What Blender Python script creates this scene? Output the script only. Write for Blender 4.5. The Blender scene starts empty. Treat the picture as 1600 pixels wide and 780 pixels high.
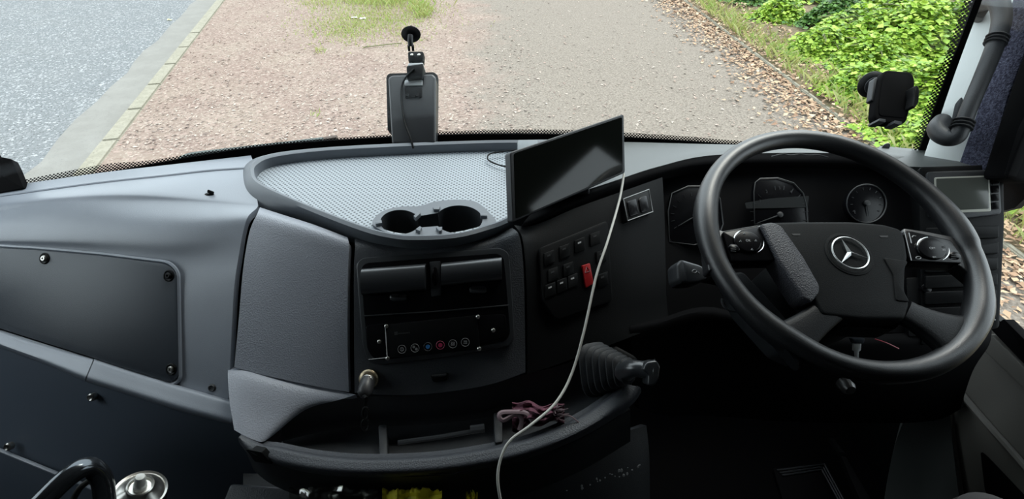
import bpy, bmesh, math, random
from mathutils import Vector as V, Matrix
random.seed(7)
SC = bpy.context.scene
C = SC.collection
# ---------------------------------------------------------------- camera, light, exposure
F = 780.0                                   # focal length in pixels of the 1600 wide frame
PIT = math.radians(38.0)
EYE = V((0, 0, 1.45))
FW = V((0, math.cos(PIT), -math.sin(PIT))); UP = V((0, math.sin(PIT), math.cos(PIT))); RT = V((1, 0, 0))
cd = bpy.data.cameras.new('camera'); cam = bpy.data.objects.new('camera', cd); C.objects.link(cam)
cam.location = EYE; cam.rotation_euler = (math.pi/2-PIT, 0, 0)
cd.sensor_width = 36; cd.lens = 36*F/1600; cd.clip_start = 0.02; cd.clip_end = 200
SC.camera = cam
w = bpy.data.worlds.new('overcast_sky'); SC.world = w; w.use_nodes = True
WN = w.node_tree; bg = WN.nodes['Background']
tc = WN.nodes.new('ShaderNodeTexCoord'); sx = WN.nodes.new('ShaderNodeSeparateXYZ'); cr_ = WN.nodes.new('ShaderNodeValToRGB')
WN.links.new(tc.outputs['Generated'], sx.inputs[0]); WN.links.new(sx.outputs['Z'], cr_.inputs[0]); WN.links.new(cr_.outputs[0], bg.inputs[0])
cr_.color_ramp.elements[0].position = 0.0; cr_.color_ramp.elements[0].color = (.78, .86, .92, 1)
cr_.color_ramp.elements[1].position = 0.6; cr_.color_ramp.elements[1].color = (.84, .93, 1.0, 1)
bg.inputs[1].default_value = 3.1
sd = bpy.data.lights.new('sun', 'SUN'); sun = bpy.data.objects.new('sun', sd); C.objects.link(sun)
sd.energy = 2.0; sd.angle = math.radians(25); sd.color = (1, .96, .88); sun.rotation_euler = (math.radians(-28), math.radians(22), 0)
SC.view_settings.view_transform = 'Standard'; SC.view_settings.look = 'None'
SC.view_settings.exposure = 0.0; SC.view_settings.gamma = 1.0; SC.view_settings.use_curve_mapping = False

# ---------------------------------------------------------------- geometry helpers
def ray(px, py): return FW + RT*((px-800)/F) - UP*((py-390)/F)
def at_d(px, py, d): return EYE + ray(px, py)*d
def at_z(px, py, z):
    r = ray(px, py); return EYE + r*((z-EYE.z)/r.z)
def at_x(px, py, x):
    r = ray(px, py); return EYE + r*((x-EYE.x)/r.x)
class Pl:
    """a plane in the cab; n faces the eye"""
    def __init__(s, o, n):
        s.o = V(o); s.n = V(n).normalized()
        if s.n.dot(EYE-s.o) < 0: s.n = -s.n
        a = RT - s.n*RT.dot(s.n)
        if a.length < .1: a = V((0, 1, 0)) - s.n*s.n.y
        s.u = a.normalized(); s.v = s.n.cross(s.u).normalized()
    def pt(s, px, py, off=0):
        r = ray(px, py); o = s.o + s.n*off; return EYE + r*((o-EYE).dot(s.n)/r.dot(s.n))
def Pl3(a, b, c):
    a, b, c = at_d(*a), at_d(*b), at_d(*c); return Pl(a, (b-a).cross(c-a))
def PlZ(z): return Pl((0, .5, z), (0, 0, 1))
def rnd(pts, r, n=5):
    """round the corners of a px polygon"""
    out = []; m = len(pts)
    for i in range(m):
        p = V(pts[i][:2]); a = V(pts[i-1][:2]); b = V(pts[(i+1) % m][:2])
        ra = min(r, (a-p).length*.48, (b-p).length*.48)
        s = p+(a-p).normalized()*ra; e = p+(b-p).normalized()*ra
        for k in range(n+1):
            t = k/n; out.append(tuple(s*(1-t)**2+p*2*t*(1-t)+e*t*t))
    return out
def cat(P, n, closed=False):
    """Catmull-Rom through tuples or vectors, n samples per span"""
    P = [V(p) for p in P]; m = len(P); out = []
    for i in range(m if closed else m-1):
        if closed: a, b, c, d = P[i-1], P[i], P[(i+1) % m], P[(i+2) % m]
        else: a, b, c, d = P[max(i-1, 0)], P[i], P[i+1], P[min(i+2, m-1)]
        for k in range(n):
            t = k/n
            out.append(.5*((2*b)+(c-a)*t+(2*a-5*b+4*c-d)*t*t+(3*b-a-3*c+d)*t**3))
    if not closed: out.append(P[-1].copy())
    return out
def lerp_at(P, x):
    for a, b in zip(P, P[1:]):
        if x <= b[0]: return a[1]+(b[1]-a[1])*(x-a[0])/(b[0]-a[0])
    return P[-1][1]
def ell(cx, cy, rx, ry, n=32, a0=0, a1=360, rot=0):
    o = []; r = math.radians(rot)
    full = abs(a1-a0) >= 360
    for i in range(n if full else n+1):
        a = math.radians(a0+(a1-a0)*i/n); x, y = rx*math.cos(a), ry*math.sin(a)
        o.append((cx+x*math.cos(r)-y*math.sin(r), cy+x*math.sin(r)+y*math.cos(r)))
    return o
def solid(bm, bot, top, bev=0, seg=2):
    """closed prism between two equal loops of world points; top edge bevelled"""
    n = len(bot); b = [bm.verts.new(p) for p in bot]; t = [bm.verts.new(p) for p in top]
    try:
        ft = bm.faces.new(t); fb = bm.faces.new(b[::-1])
    except ValueError: return
    fs = [ft, fb]
    for i in range(n): fs.append(bm.faces.new((b[i], b[(i+1) % n], t[(i+1) % n], t[i])))
    bmesh.ops.recalc_face_normals(bm, faces=fs)
    if bev:
        bmesh.ops.bevel(bm, geom=list(ft.edges), offset=bev, segments=seg, profile=.5, affect='EDGES', clamp_overlap=True)
def prism(bm, pl, pts, o0, o1, bev=0, seg=2):
    """px outline on a plane, from offset o0 to o1 (towards the eye), straight sides"""
    base = [pl.pt(x, y, o1) for x, y in [q[:2] for q in pts]]
    solid(bm, [p-pl.n*(o1-o0) for p in base], base, bev, seg); return bm
def box(bm, lo, hi, bev=0, M=None):
    r = bmesh.ops.create_cube(bm, size=1); vs = r['verts']
    lo, hi = V(lo), V(hi)
    for v in vs: v.co = V([(lo[k]+hi[k])/2+v.co[k]*(hi[k]-lo[k]) for k in range(3)])
    if bev:
        es = list({e for v in vs for e in v.link_edges})
        rr = bmesh.ops.bevel(bm, geom=es, offset=bev, segments=3, affect='EDGES', profile=.5); vs = rr['verts']
    if M is not None:
        bmesh.ops.transform(bm, matrix=M, verts=list(set(vs)))
    return bm
def tube(bm, path, r, n=10, cap=True, flat=1.0, closed=False):
    path = [V(p) for p in path]; m = len(path); rings = []; up = None
    for i, p in enumerate(path):
        if closed: t = (path[(i+1) % m]-path[i-1]).normalized()
        else: t = (path[min(i+1, m-1)]-path[max(i-1, 0)]).normalized()
        if up is None: up = (V((0, 0, 1)) if abs(t.z) < .9 else V((1, 0, 0)))
        up = (up-t*up.dot(t)).normalized(); s = t.cross(up)
        rr = r(i/(m-1)) if callable(r) else r
        rings.append([bm.verts.new(p+(up*math.cos(a)*flat+s*math.sin(a))*rr) for a in [2*math.pi*k/n for k in range(n)]])
    fs = []
    for i in range(m if closed else m-1):
        A, B = rings[i], rings[(i+1) % m]
        for k in range(n): fs.append(bm.faces.new((A[k], A[(k+1) % n], B[(k+1) % n], B[k])))
    if cap and not closed: fs.append(bm.faces.new(rings[0][::-1])); fs.append(bm.faces.new(rings[-1]))
    bmesh.ops.recalc_face_normals(bm, faces=fs); return bm
def lathe(bm, o, ax, prof, n=28, sx=1, sy=1, uu=None):
    """prof = [(radius, height)] around axis ax from point o"""
    ax = V(ax).normalized(); u = V(uu) if uu is not None else (RT-ax*RT.dot(ax))
    if u.length < .1: u = V((0, 1, 0))-ax*ax.y
    u = (u-ax*u.dot(ax)).normalized(); v = ax.cross(u); o = V(o); rings = []
    for r, h in prof:
        rings.append([bm.verts.new(o+ax*h+u*math.cos(a)*r*sx+v*math.sin(a)*r*sy) for a in [2*math.pi*k/n for k in range(n)]])
    fs = []
    for A, B in zip(rings, rings[1:]):
        for k in range(n): fs.append(bm.faces.new((A[k], A[(k+1) % n], B[(k+1) % n], B[k])))
    for R, fl in ((rings[0], 1), (rings[-1], 0)):
        fs.append(bm.faces.new(R[::-1] if fl else R))
    bmesh.ops.recalc_face_normals(bm, faces=fs); return bm
def patch(bm, rows, nu=6, nv=6, th=.012, off=0):
    """smooth surface through rows of (px,py,d), given real thickness away from the eye"""
    R = [cat([at_d(*p) for p in row], nu) for row in rows]
    cols = [cat([r[i] for r in R], nv) for i in range(len(R[0]))]
    G = cols; nx, ny = len(G), len(G[0]); N = [[None]*ny for _ in range(nx)]
    for i in range(nx):
        for j in range(ny):
            du = G[min(i+1, nx-1)][j]-G[max(i-1, 0)][j]; dv = G[i][min(j+1, ny-1)]-G[i][max(j-1, 0)]
            n = du.cross(dv).normalized()
            if n.dot(EYE-G[i][j]) < 0: n = -n
            N[i][j] = n
    a = [[bm.verts.new(G[i][j]+N[i][j]*off) for j in range(ny)] for i in range(nx)]
    b = [[bm.verts.new(G[i][j]+N[i][j]*(off-th)) for j in range(ny)] for i in range(nx)]
    fs = []
    for i in range(nx-1):
        for j in range(ny-1):
            fs.append(bm.faces.new((a[i][j], a[i+1][j], a[i+1][j+1], a[i][j+1])))
            fs.append(bm.faces.new((b[i][j+1], b[i+1][j+1], b[i+1][j], b[i][j])))
    for i in range(nx-1):
        for j in (0, ny-1): fs.append(bm.faces.new((a[i][j], b[i][j], b[i+1][j], a[i+1][j])))
    for j in range(ny-1):
        for i in (0, nx-1): fs.append(bm.faces.new((a[i][j], a[i][j+1], b[i][j+1], b[i][j])))
    bmesh.ops.recalc_face_normals(bm, faces=fs); return bm
def holed(bm, loops, z_to=None, vec=None):
    """flat face with holes: first loop outside, others holes; extruded by vec"""
    es = []
    for L in loops:
        vs = [bm.verts.new(p) for p in L]
        es += [bm.edges.new((vs[i], vs[(i+1) % len(vs)])) for i in range(len(vs))]
    r = bmesh.ops.triangle_fill(bm, use_beauty=True, use_dissolve=False, edges=es)
    fs = [g for g in r['geom'] if isinstance(g, bmesh.types.BMFace)]
    if vec is not None:
        e = bmesh.ops.extrude_face_region(bm, geom=fs, use_keep_orig=True)
        bmesh.ops.translate(bm, verts=[g for g in e['geom'] if isinstance(g, bmesh.types.BMVert)], vec=vec)
        bmesh.ops.recalc_face_normals(bm, faces=bm.faces)
    return bm
def B(): return bmesh.new()
ROOT = {}
def obj(name, bm, mat, parent=None, ang=35, mods=None):
    top = parent
    while top is not None and top.parent is not None: top = top.parent
    if top is not None:
        Mi = top.matrix_basis.inverted(); bm.transform(Mi)
    me = bpy.data.meshes.new(name); bm.to_mesh(me); bm.free()
    for p in me.polygons: p.use_smooth = True
    me.set_sharp_from_angle(angle=math.radians(ang))
    if isinstance(mat, (list, tuple)):
        for m in mat: me.materials.append(m)
    else: me.materials.append(mat)
    o = bpy.data.objects.new(name, me); C.objects.link(o); o.parent = parent
    return o
def tag(o, label, cat_, group=None, kind=None):
    o['label'] = label; o['category'] = cat_
    if group: o['group'] = group
    if kind: o['kind'] = kind
    return o
def thing(name, label, cat_, loc, group=None, M=None):
    o = bpy.data.objects.new(name, None); C.objects.link(o); o.empty_display_size = .02
    if M is not None: o.matrix_basis = M
    else: o.location = V(loc)
    return tag(o, label, cat_, group)
def struct(name, bm, mat, label=None, **k):
    o = obj(name, bm, mat, **k); o['kind'] = 'structure'
    if label: o['label'] = label
    return o
def text(body, pl, px, py, size, mat, parent, off=.001, rot=0, name='lettering'):
    cu = bpy.data.curves.new(name, 'FONT'); cu.body = body; cu.size = size; cu.extrude = .0002
    cu.align_x = 'CENTER'; cu.align_y = 'CENTER'; cu.materials.append(mat)
    o = bpy.data.objects.new(name, cu); C.objects.link(o)
    p = pl.pt(px, py, off); u = pl.u*math.cos(rot)+pl.v*math.sin(rot); v = pl.n.cross(u)
    M = Matrix((( u.x, v.x, pl.n.x, p.x), (u.y, v.y, pl.n.y, p.y), (u.z, v.z, pl.n.z, p.z), (0, 0, 0, 1)))
    top = parent
    while top.parent is not None: top = top.parent
    bpy.context.view_layer.update(); dg = bpy.context.evaluated_depsgraph_get()
    me = bpy.data.meshes.new_from_object(o.evaluated_get(dg)); bpy.data.objects.remove(o)
    me.transform(top.matrix_basis.inverted() @ M); o = bpy.data.objects.new(name, me); C.objects.link(o)
    o.parent = parent
    return o

# ---------------------------------------------------------------- materials
def mat(name, col, rough=.5, metal=0, spec=.5, grain=0, gs=300, alpha=1, coat=0, trans=0, mottle=0, ms=3):
    m = bpy.data.materials.new(name); m.use_nodes = True; t = m.node_tree; b = t.nodes['Principled BSDF']
    b.inputs['Base Color'].default_value = (*col, 1); b.inputs['Roughness'].default_value = rough
    b.inputs['Metallic'].default_value = metal; b.inputs['Specular IOR Level'].default_value = spec
    b.inputs['Coat Weight'].default_value = coat; b.inputs['Alpha'].default_value = alpha
    b.inputs['Transmission Weight'].default_value = trans
    tc = t.nodes.new('ShaderNodeTexCoord')
    if grain:
        v = t.nodes.new('ShaderNodeTexVoronoi'); v.inputs['Scale'].default_value = gs
        bu = t.nodes.new('ShaderNodeBump'); bu.inputs['Strength'].default_value = grain; bu.inputs['Distance'].default_value = .0015
        t.links.new(tc.outputs['Object'], v.inputs['Vector']); t.links.new(v.outputs['Distance'], bu.inputs['Height'])
        t.links.new(bu.outputs[0], b.inputs['Normal'])
    if mottle:
        n = t.nodes.new('ShaderNodeTexNoise'); n.inputs['Scale'].default_value = ms; n.inputs['Detail'].default_value = 5
        r = t.nodes.new('ShaderNodeValToRGB'); t.links.new(tc.outputs['Object'], n.inputs['Vector']); t.links.new(n.outputs['Fac'], r.inputs[0])
        r.color_ramp.elements[0].position = .3; r.color_ramp.elements[1].position = .7
        r.color_ramp.elements[0].color = (*[c*(1-mottle) for c in col], 1); r.color_ramp.elements[1].color = (*[min(1, c*(1+mottle)) for c in col], 1)
        t.links.new(r.outputs[0], b.inputs['Base Color'])
    return m
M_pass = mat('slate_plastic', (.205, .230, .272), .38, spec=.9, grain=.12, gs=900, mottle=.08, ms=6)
M_cover = mat('cover_plastic', (.032, .040, .052), .42, spec=.5, grain=.1, gs=900)
M_grain = mat('grained_slate_plastic', (.27, .29, .335), .45, spec=.6, grain=.3, gs=420)
M_shelf = mat('shelf_plastic', (.05, .055, .065), .5, spec=.5, grain=.3, gs=420)
M_dtop = mat('driver_top_plastic', (.055, .062, .060), .45, spec=.7, grain=.12, gs=600)
M_cons = mat('console_plastic', (.045, .050, .058), .48, spec=.55, grain=.3, gs=420)
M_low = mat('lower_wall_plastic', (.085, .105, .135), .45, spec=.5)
M_icon2 = mat('icon_soft', (.17, .175, .18), .5)
M_star = mat('bright_emblem', (.72, .74, .74), .3, metal=.6)
M_smooth = mat('smooth_black', (.012, .0135, .016), .38, spec=.6)
M_dark = mat('charcoal_plastic', (.022, .0245, .028), .50, spec=.5, grain=.15, gs=600)
M_blk = mat('black_plastic', (.0035, .004, .0045), .5, spec=.16, grain=.1, gs=700)
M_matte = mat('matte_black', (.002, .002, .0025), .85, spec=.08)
M_gloss = mat('gloss_black', (.004, .004, .005), .25, spec=.2)
M_vent = mat('vent_black', (.028, .031, .035), .28, spec=1.0)
M_tray = mat('tray_plastic', (.13, .145, .165), .45, spec=.5, grain=.1, gs=700)
M_wheel = mat('wheel_leather', (.008, .009, .011), .40, spec=.75, grain=.12, gs=700)
M_hub = mat('hub_plastic', (.005, .0062, .007), .6, spec=.14, grain=.15, gs=700)
M_wspoke = mat('spoke_plastic', (.006, .007, .0085), .5, spec=.3, grain=.15, gs=600)
M_spoke = mat('spoke_grain', (.04, .041, .05), .5, spec=.5, grain=.5, gs=480)
M_chrome = mat('chrome', (.75, .75, .74), .12, metal=1)
M_steel = mat('steel', (.5, .49, .46), .28, metal=1)
M_brass = mat('worn_brass', (.35, .29, .2), .35, metal=1)
M_sil = mat('silver_tape', (.45, .46, .47), .4, metal=.4)
M_white = mat('pale_pillar_paint', (.78, .82, .81), .5, mottle=.05, ms=3)
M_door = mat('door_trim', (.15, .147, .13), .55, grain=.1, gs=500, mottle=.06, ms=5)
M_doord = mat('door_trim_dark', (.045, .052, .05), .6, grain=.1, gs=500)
M_cable = mat('white_cable', (.55, .55, .51), .45)
M_red = mat('hazard_red', (.36, .012, .014), .4)
M_icon = mat('icon_grey', (.42, .43, .44), .5)
M_icond = mat('icon_dim', (.026, .028, .03), .5)
M_blue = mat('icon_blue', (.03, .16, .4), .4)
M_pink = mat('icon_pink', (.35, .03, .09), .4)
M_lcd = mat('pale_lcd', (.065, .07, .062), .2, spec=.6)
M_lcdrim = mat('lcd_rim', (.42, .42, .37), .4)
M_yel = mat('yellow_bag', (.75, .68, .04), .4)
M_plug = mat('plug_grey', (.03, .03, .032), .4)
M_coin = mat('coin_gold', (.6, .42, .12), .35, metal=.7)
M_cloth = mat('plum_cloth', (.13, .045, .07), .9, mottle=.5, ms=60)
M_key = mat('key_metal', (.75, .76, .76), .35, metal=.3)
M_keyhead = mat('key_head', (.02, .03, .05), .5)
M_tube = mat('dark_tube', (.10, .11, .12), .16, metal=.85)

M_wheel.node_tree.nodes['Principled BSDF'].inputs['IOR'].default_value = 1.65
def carpet_mat():
    m = mat('navy_carpet', (.03, .032, .055), .95, spec=.1, grain=.8, gs=350); t = m.node_tree; b = t.nodes['Principled BSDF']
    tc = t.nodes.new('ShaderNodeTexCoord'); n = t.nodes.new('ShaderNodeTexVoronoi'); n.inputs['Scale'].default_value = 330
    r = t.nodes.new('ShaderNodeValToRGB'); t.links.new(tc.outputs['Object'], n.inputs['Vector']); t.links.new(n.outputs['Color'], r.inputs[0])
    r.color_ramp.elements[0].color = (.014, .014, .026, 1); r.color_ramp.elements[1].color = (.10, .105, .15, 1)
    t.links.new(r.outputs[0], b.inputs['Base Color']); return m
M_carpet = carpet_mat()
def mathn(t, op, a, b=None, c=None):
    n = t.nodes.new('ShaderNodeMath'); n.operation = op
    for i, x in enumerate((a, b, c)):
        if x is None: continue
        if hasattr(x, 'is_linked') or hasattr(x, 'links'): t.links.new(x, n.inputs[i])
        else: n.inputs[i].default_value = x
    return n.outputs[0]
def dotmat():
    """tray liner with rows of small dimples: darker pits on a staggered grid"""
    m = mat('dimpled_liner', (.085, .095, .107), .52, spec=.5); t = m.node_tree; b = t.nodes['Principled BSDF']
    tc = t.nodes.new('ShaderNodeTexCoord'); s = t.nodes.new('ShaderNodeSeparateXYZ'); t.links.new(tc.outputs['Object'], s.inputs[0])
    k = 1/.0078
    u = mathn(t, 'MULTIPLY', mathn(t, 'ADD', s.outputs['X'], s.outputs['Y']), k*.72); v = mathn(t, 'MULTIPLY', mathn(t, 'SUBTRACT', s.outputs['X'], s.outputs['Y']), k*.72)
    fu = mathn(t, 'SUBTRACT', mathn(t, 'FRACT', u), .5); fv = mathn(t, 'SUBTRACT', mathn(t, 'FRACT', v), .5)
    d = mathn(t, 'SQRT', mathn(t, 'ADD', mathn(t, 'MULTIPLY', fu, fu), mathn(t, 'MULTIPLY', fv, fv)))
    r = t.nodes.new('ShaderNodeValToRGB'); t.links.new(d, r.inputs[0])
    r.color_ramp.elements[0].position = .22; r.color_ramp.elements[0].color = (.07, .08, .09, 1)
    r.color_ramp.elements[1].position = .34; r.color_ramp.elements[1].color = (.36, .40, .44, 1)
    t.links.new(r.outputs[0], b.inputs['Base Color'])
    bu = t.nodes.new('ShaderNodeBump'); bu.inputs['Strength'].default_value = .4; bu.inputs['Distance'].default_value = .001
    t.links.new(d, bu.inputs['Height']); t.links.new(bu.outputs[0], b.inputs['Normal']); return m
M_liner = dotmat()
def frit():
    """black ceramic dots printed on the glass, in UV units of one dot pitch; they shrink as V grows"""
    m = bpy.data.materials.new('frit_dots'); m.use_nodes = True; t = m.node_tree; b = t.nodes['Principled BSDF']; out = t.nodes['Material Output']
    b.inputs['Base Color'].default_value = (.008, .008, .009, 1); b.inputs['Roughness'].default_value = .5
    uv = t.nodes.new('ShaderNodeUVMap'); s = t.nodes.new('ShaderNodeSeparateXYZ'); t.links.new(uv.outputs[0], s.inputs[0])
    u = mathn(t, 'ADD', s.outputs['X'], s.outputs['Y']); v = mathn(t, 'SUBTRACT', s.outputs['X'], s.outputs['Y'])
    fu = mathn(t, 'SUBTRACT', mathn(t, 'FRACT', u), .5); fv = mathn(t, 'SUBTRACT', mathn(t, 'FRACT', v), .5)
    d = mathn(t, 'SQRT', mathn(t, 'ADD', mathn(t, 'MULTIPLY', fu, fu), mathn(t, 'MULTIPLY', fv, fv)))
    uv2 = t.nodes.new('ShaderNodeUVMap'); uv2.uv_map = 'across'; s2 = t.nodes.new('ShaderNodeSeparateXYZ'); t.links.new(uv2.outputs[0], s2.inputs[0])
    rad = mathn(t, 'SUBTRACT', .54, mathn(t, 'MULTIPLY', s2.outputs['Y'], .16))
    lt = mathn(t, 'LESS_THAN', d, rad)
    tr = t.nodes.new('ShaderNodeBsdfTransparent'); mx = t.nodes.new('ShaderNodeMixShader')
    t.links.new(lt, mx.inputs[0]); t.links.new(tr.outputs[0], mx.inputs[1]); t.links.new(b.outputs[0], mx.inputs[2]); t.links.new(mx.outputs[0], out.inputs[0])
    return m
M_frit = frit()
def glassmat(name, tint, gl=.05):
    m = bpy.data.materials.new(name); m.use_nodes = True; t = m.node_tree; t.nodes.remove(t.nodes['Principled BSDF']); out = t.nodes['Material Output']
    tr = t.nodes.new('ShaderNodeBsdfTransparent'); tr.inputs[0].default_value = (*tint, 1); g = t.nodes.new('ShaderNodeBsdfGlossy'); g.inputs['Roughness'].default_value = .02
    mx = t.nodes.new('ShaderNodeMixShader'); mx.inputs[0].default_value = gl
    t.links.new(tr.outputs[0], mx.inputs[1]); t.links.new(g.outputs[0], mx.inputs[2]); t.links.new(mx.outputs[0], out.inputs[0]); return m
M_glass = glassmat('windscreen_glass', (.97, .985, .975), .025)
M_film = glassmat('clear_plastic', (.8, .82, .75), .2)

# ---------------------------------------------------------------- ground outside
GZ = -1.05
OA = .56                                    # real ground is dark: one reflectance scale for all outdoor surfaces
def oc(c): return tuple(x*OA for x in c)
def gmat(name, base, layers, bump=.3, bs=40, rough=.9):
    """layers = [(noise kind, scale, lo, hi, colour)] mixed over the base colour"""
    m = bpy.data.materials.new(name); m.use_nodes = True; t = m.node_tree; b = t.nodes['Principled BSDF']
    b.inputs['Roughness'].default_value = rough; b.inputs['Specular IOR Level'].default_value = .2
    tc = t.nodes.new('ShaderNodeTexCoord'); prev = None
    for kind, sc, lo, hi, col in layers:
        n = t.nodes.new('ShaderNodeTexNoise' if kind == 'n' else 'ShaderNodeTexVoronoi'); n.inputs['Scale'].default_value = sc
        if kind == 'n': n.inputs['Detail'].default_value = 6; n.inputs['Roughness'].default_value = .65
        t.links.new(tc.outputs['Object'], n.inputs['Vector'])
        mr = t.nodes.new('ShaderNodeMapRange'); mr.inputs[1].default_value = lo; mr.inputs[2].default_value = hi
        t.links.new(n.outputs['Fac'] if kind == 'n' else n.outputs['Color' if kind == 'c' else 'Distance'], mr.inputs[0])
        mx = t.nodes.new('ShaderNodeMix'); mx.data_type = 'RGBA'; t.links.new(mr.outputs[0], mx.inputs[0])
        if prev is None: mx.inputs[6].default_value = (*oc(base), 1)
        else: t.links.new(prev, mx.inputs[6])
        mx.inputs[7].default_value = (*oc(col), 1); prev = mx.outputs[2]
    t.links.new(prev, b.inputs['Base Color'])
    n = t.nodes.new('ShaderNodeTexNoise'); n.inputs['Scale'].default_value = bs; n.inputs['Detail'].default_value = 4
    bu = t.nodes.new('ShaderNodeBump'); bu.inputs['Strength'].default_value = bump; bu.inputs['Distance'].default_value = .02
    t.links.new(tc.outputs['Object'], n.inputs['Vector']); t.links.new(n.outputs['Fac'], bu.inputs['Height']); t.links.new(bu.outputs[0], b.inputs['Normal'])
    m['prev'] = 1
    return m, t, b, tc, prev
M_road = gmat('road_asphalt', (.30, .315, .325), [('n', 1.2, .4, .7, (.33, .34, .345)), ('c', 38, .66, .9, (.70, .71, .72)), ('n', 45, .52, .64, (.13, .135, .14))], .5, 60)[0]
M_gutter = gmat('worn_gutter', (.37, .355, .325), [('n', 3, .4, .7, (.43, .415, .38)), ('n', 45, .58, .7, (.27, .26, .24))], .2, 60)[0]
M_kerb = gmat('kerb_concrete', (.44, .41, .32), [('n', 12, .4, .65, (.54, .50, .40)), ('n', 40, .56, .7, (.28, .25, .19))], .3, 50)[0]
# dirt verge blending raggedly into the lay-by tarmac along its length
M_ground, t, b, tc, dirt = gmat('dirt_verge_and_layby', (.40, .29, .24), [('n', 1.0, .4, .65, (.46, .36, .29)), ('n', 14, .52, .68, (.30, .20, .165)), ('c', 30, .6, .95, (.62, .47, .40)), ('c', 55, .75, .95, (.74, .64, .54))], .6, 35)
s = t.nodes.new('ShaderNodeSeparateXYZ'); t.links.new(tc.outputs['Object'], s.inputs[0])
nz = t.nodes.new('ShaderNodeTexNoise'); nz.inputs['Scale'].default_value = 1.6; nz.inputs['Detail'].default_value = 8; nz.inputs['Roughness'].default_value = .7
t.links.new(tc.outputs['Object'], nz.inputs['Vector'])
e = mathn(t, 'ADD', s.outputs['X'], mathn(t, 'MULTIPLY', s.outputs['Y'], .05)); e = mathn(t, 'ADD', e, mathn(t, 'MULTIPLY', mathn(t, 'SUBTRACT', nz.outputs['Fac'], .5), 2.6))
mr = t.nodes.new('ShaderNodeMapRange'); mr.inputs[1].default_value = -.45; mr.inputs[2].default_value = .25; t.links.new(e, mr.inputs[0])
n2 = t.nodes.new('ShaderNodeTexNoise'); n2.inputs['Scale'].default_value = 45; n2.inputs['Detail'].default_value = 6; t.links.new(tc.outputs['Object'], n2.inputs['Vector'])
rp = t.nodes.new('ShaderNodeValToRGB'); t.links.new(n2.outputs['Fac'], rp.inputs[0])
rp.color_ramp.elements[0].position = .3; rp.color_ramp.elements[0].color = (*oc((.24, .20, .165)), 1); rp.color_ramp.elements[1].position = .72; rp.color_ramp.elements[1].color = (*oc((.51, .435, .365)), 1)
mx = t.nodes.new('ShaderNodeMix'); mx.data_type = 'RGBA'; t.links.new(mr.outputs[0], mx.inputs[0]); t.links.new(dirt, mx.inputs[6]); t.links.new(rp.outputs[0], mx.inputs[7]); t.links.new(mx.outputs[2], b.inputs['Base Color'])
M_leaf = bpy.data.materials.new('leaf_green')
def leafmat(name, cols, tr=.25, rough=.5):
    m = bpy.data.materials.new(name); m.use_nodes = True; t = m.node_tree; b = t.nodes['Principled BSDF']
    g = t.nodes.new('ShaderNodeNewGeometry'); r = t.nodes.new('ShaderNodeValToRGB'); t.links.new(g.outputs['Random Per Island'], r.inputs[0])
    E_ = r.color_ramp.elements
    while len(E_) < len(cols): E_.new(.5)
    for i, c in enumerate(cols): E_[i].position = i/(len(cols)-1); E_[i].color = (*[x*.62 for x in c], 1)
    t.links.new(r.outputs[0], b.inputs['Base Color']); b.inputs['Roughness'].default_value = rough
    b.inputs['Subsurface Weight'].default_value = 0
    if tr:
        out = t.nodes['Material Output']; tl = t.nodes.new('ShaderNodeBsdfTranslucent'); t.links.new(r.outputs[0], tl.inputs[0])
        ms = t.nodes.new('ShaderNodeMixShader'); ms.inputs[0].default_value = tr; t.links.new(b.outputs[0], ms.inputs[1]); t.links.new(tl.outputs[0], ms.inputs[2]); t.links.new(ms.outputs[0], out.inputs[0])
    return m
M_bram = leafmat('bramble_leaves', [(.10, .22, .03), (.32, .58, .05), (.55, .85, .08), (.80, 1.0, .16), (.42, .72, .07)])
M_brd = leafmat('deep_green_leaves', [(.04, .12, .03), (.10, .26, .05), (.18, .40, .07), (.30, .52, .10)])
M_litter = leafmat('dead_leaves', [(.30, .17, .10), (.58, .36, .22), (.78, .54, .34), (.42, .24, .15), (.95, .76, .52)], 0, .8)
M_chips = leafmat('ground_chips', [(.40, .28, .22), (.62, .48, .40), (.25, .18, .15), (.75, .65, .55), (.50, .34, .28)], 0, .8)
M_grass = leafmat('grass_blades', [(.46, .50, .14), (.66, .64, .24), (.40, .62, .12), (.85, .78, .42)], .2, .6)
M_stem = mat('bramble_stem', (.12, .13, .05), .7)

Kp = [(-40, 409), (150, 267), (222, 172), (290, 82), (352, 0), (400, -62)]        # inner edge of the kerb along the road, px
def G(px, py, z=GZ): return at_z(px, py, z)
ka = G(150, 267); kb = G(352, 0); kd = (kb-ka).normalized(); kn = V((-kd.y, kd.x, 0))      # towards the road
bm = B(); a0, a1 = ka-kd*6, ka+kd*30
def quadslab(bm, p, q, w0, w1, nrm, z, th=.1):
    pts = [p+nrm*w0, q+nrm*w0, q+nrm*w1, p+nrm*w1]; pts = [V((a.x, a.y, z)) for a in pts]
    solid(bm, [a-V((0, 0, th)) for a in pts], pts)
quadslab(bm, a0, a1, .19, 9, kn, GZ-.10); 
road = struct('road', bm, M_road, 'grey asphalt road to the left of the kerb')
bm = B(); n = 60                                                                    # ragged gutter strip lying along the kerb
tp = [a0+(a1-a0)*(i/n)+kn*.19 for i in range(n+1)] + [a0+(a1-a0)*(1-i/n)+kn*(.78+random.uniform(-.07, .07)) for i in range(n+1)]
tp = [V((p.x, p.y, GZ-.094)) for p in tp]; solid(bm, [p-V((0, 0, .03)) for p in tp], tp)
struct('road_gutter', bm, M_gutter, 'smooth pale gutter strip between road and kerb')
L = 0
t0 = -1.1
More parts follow.
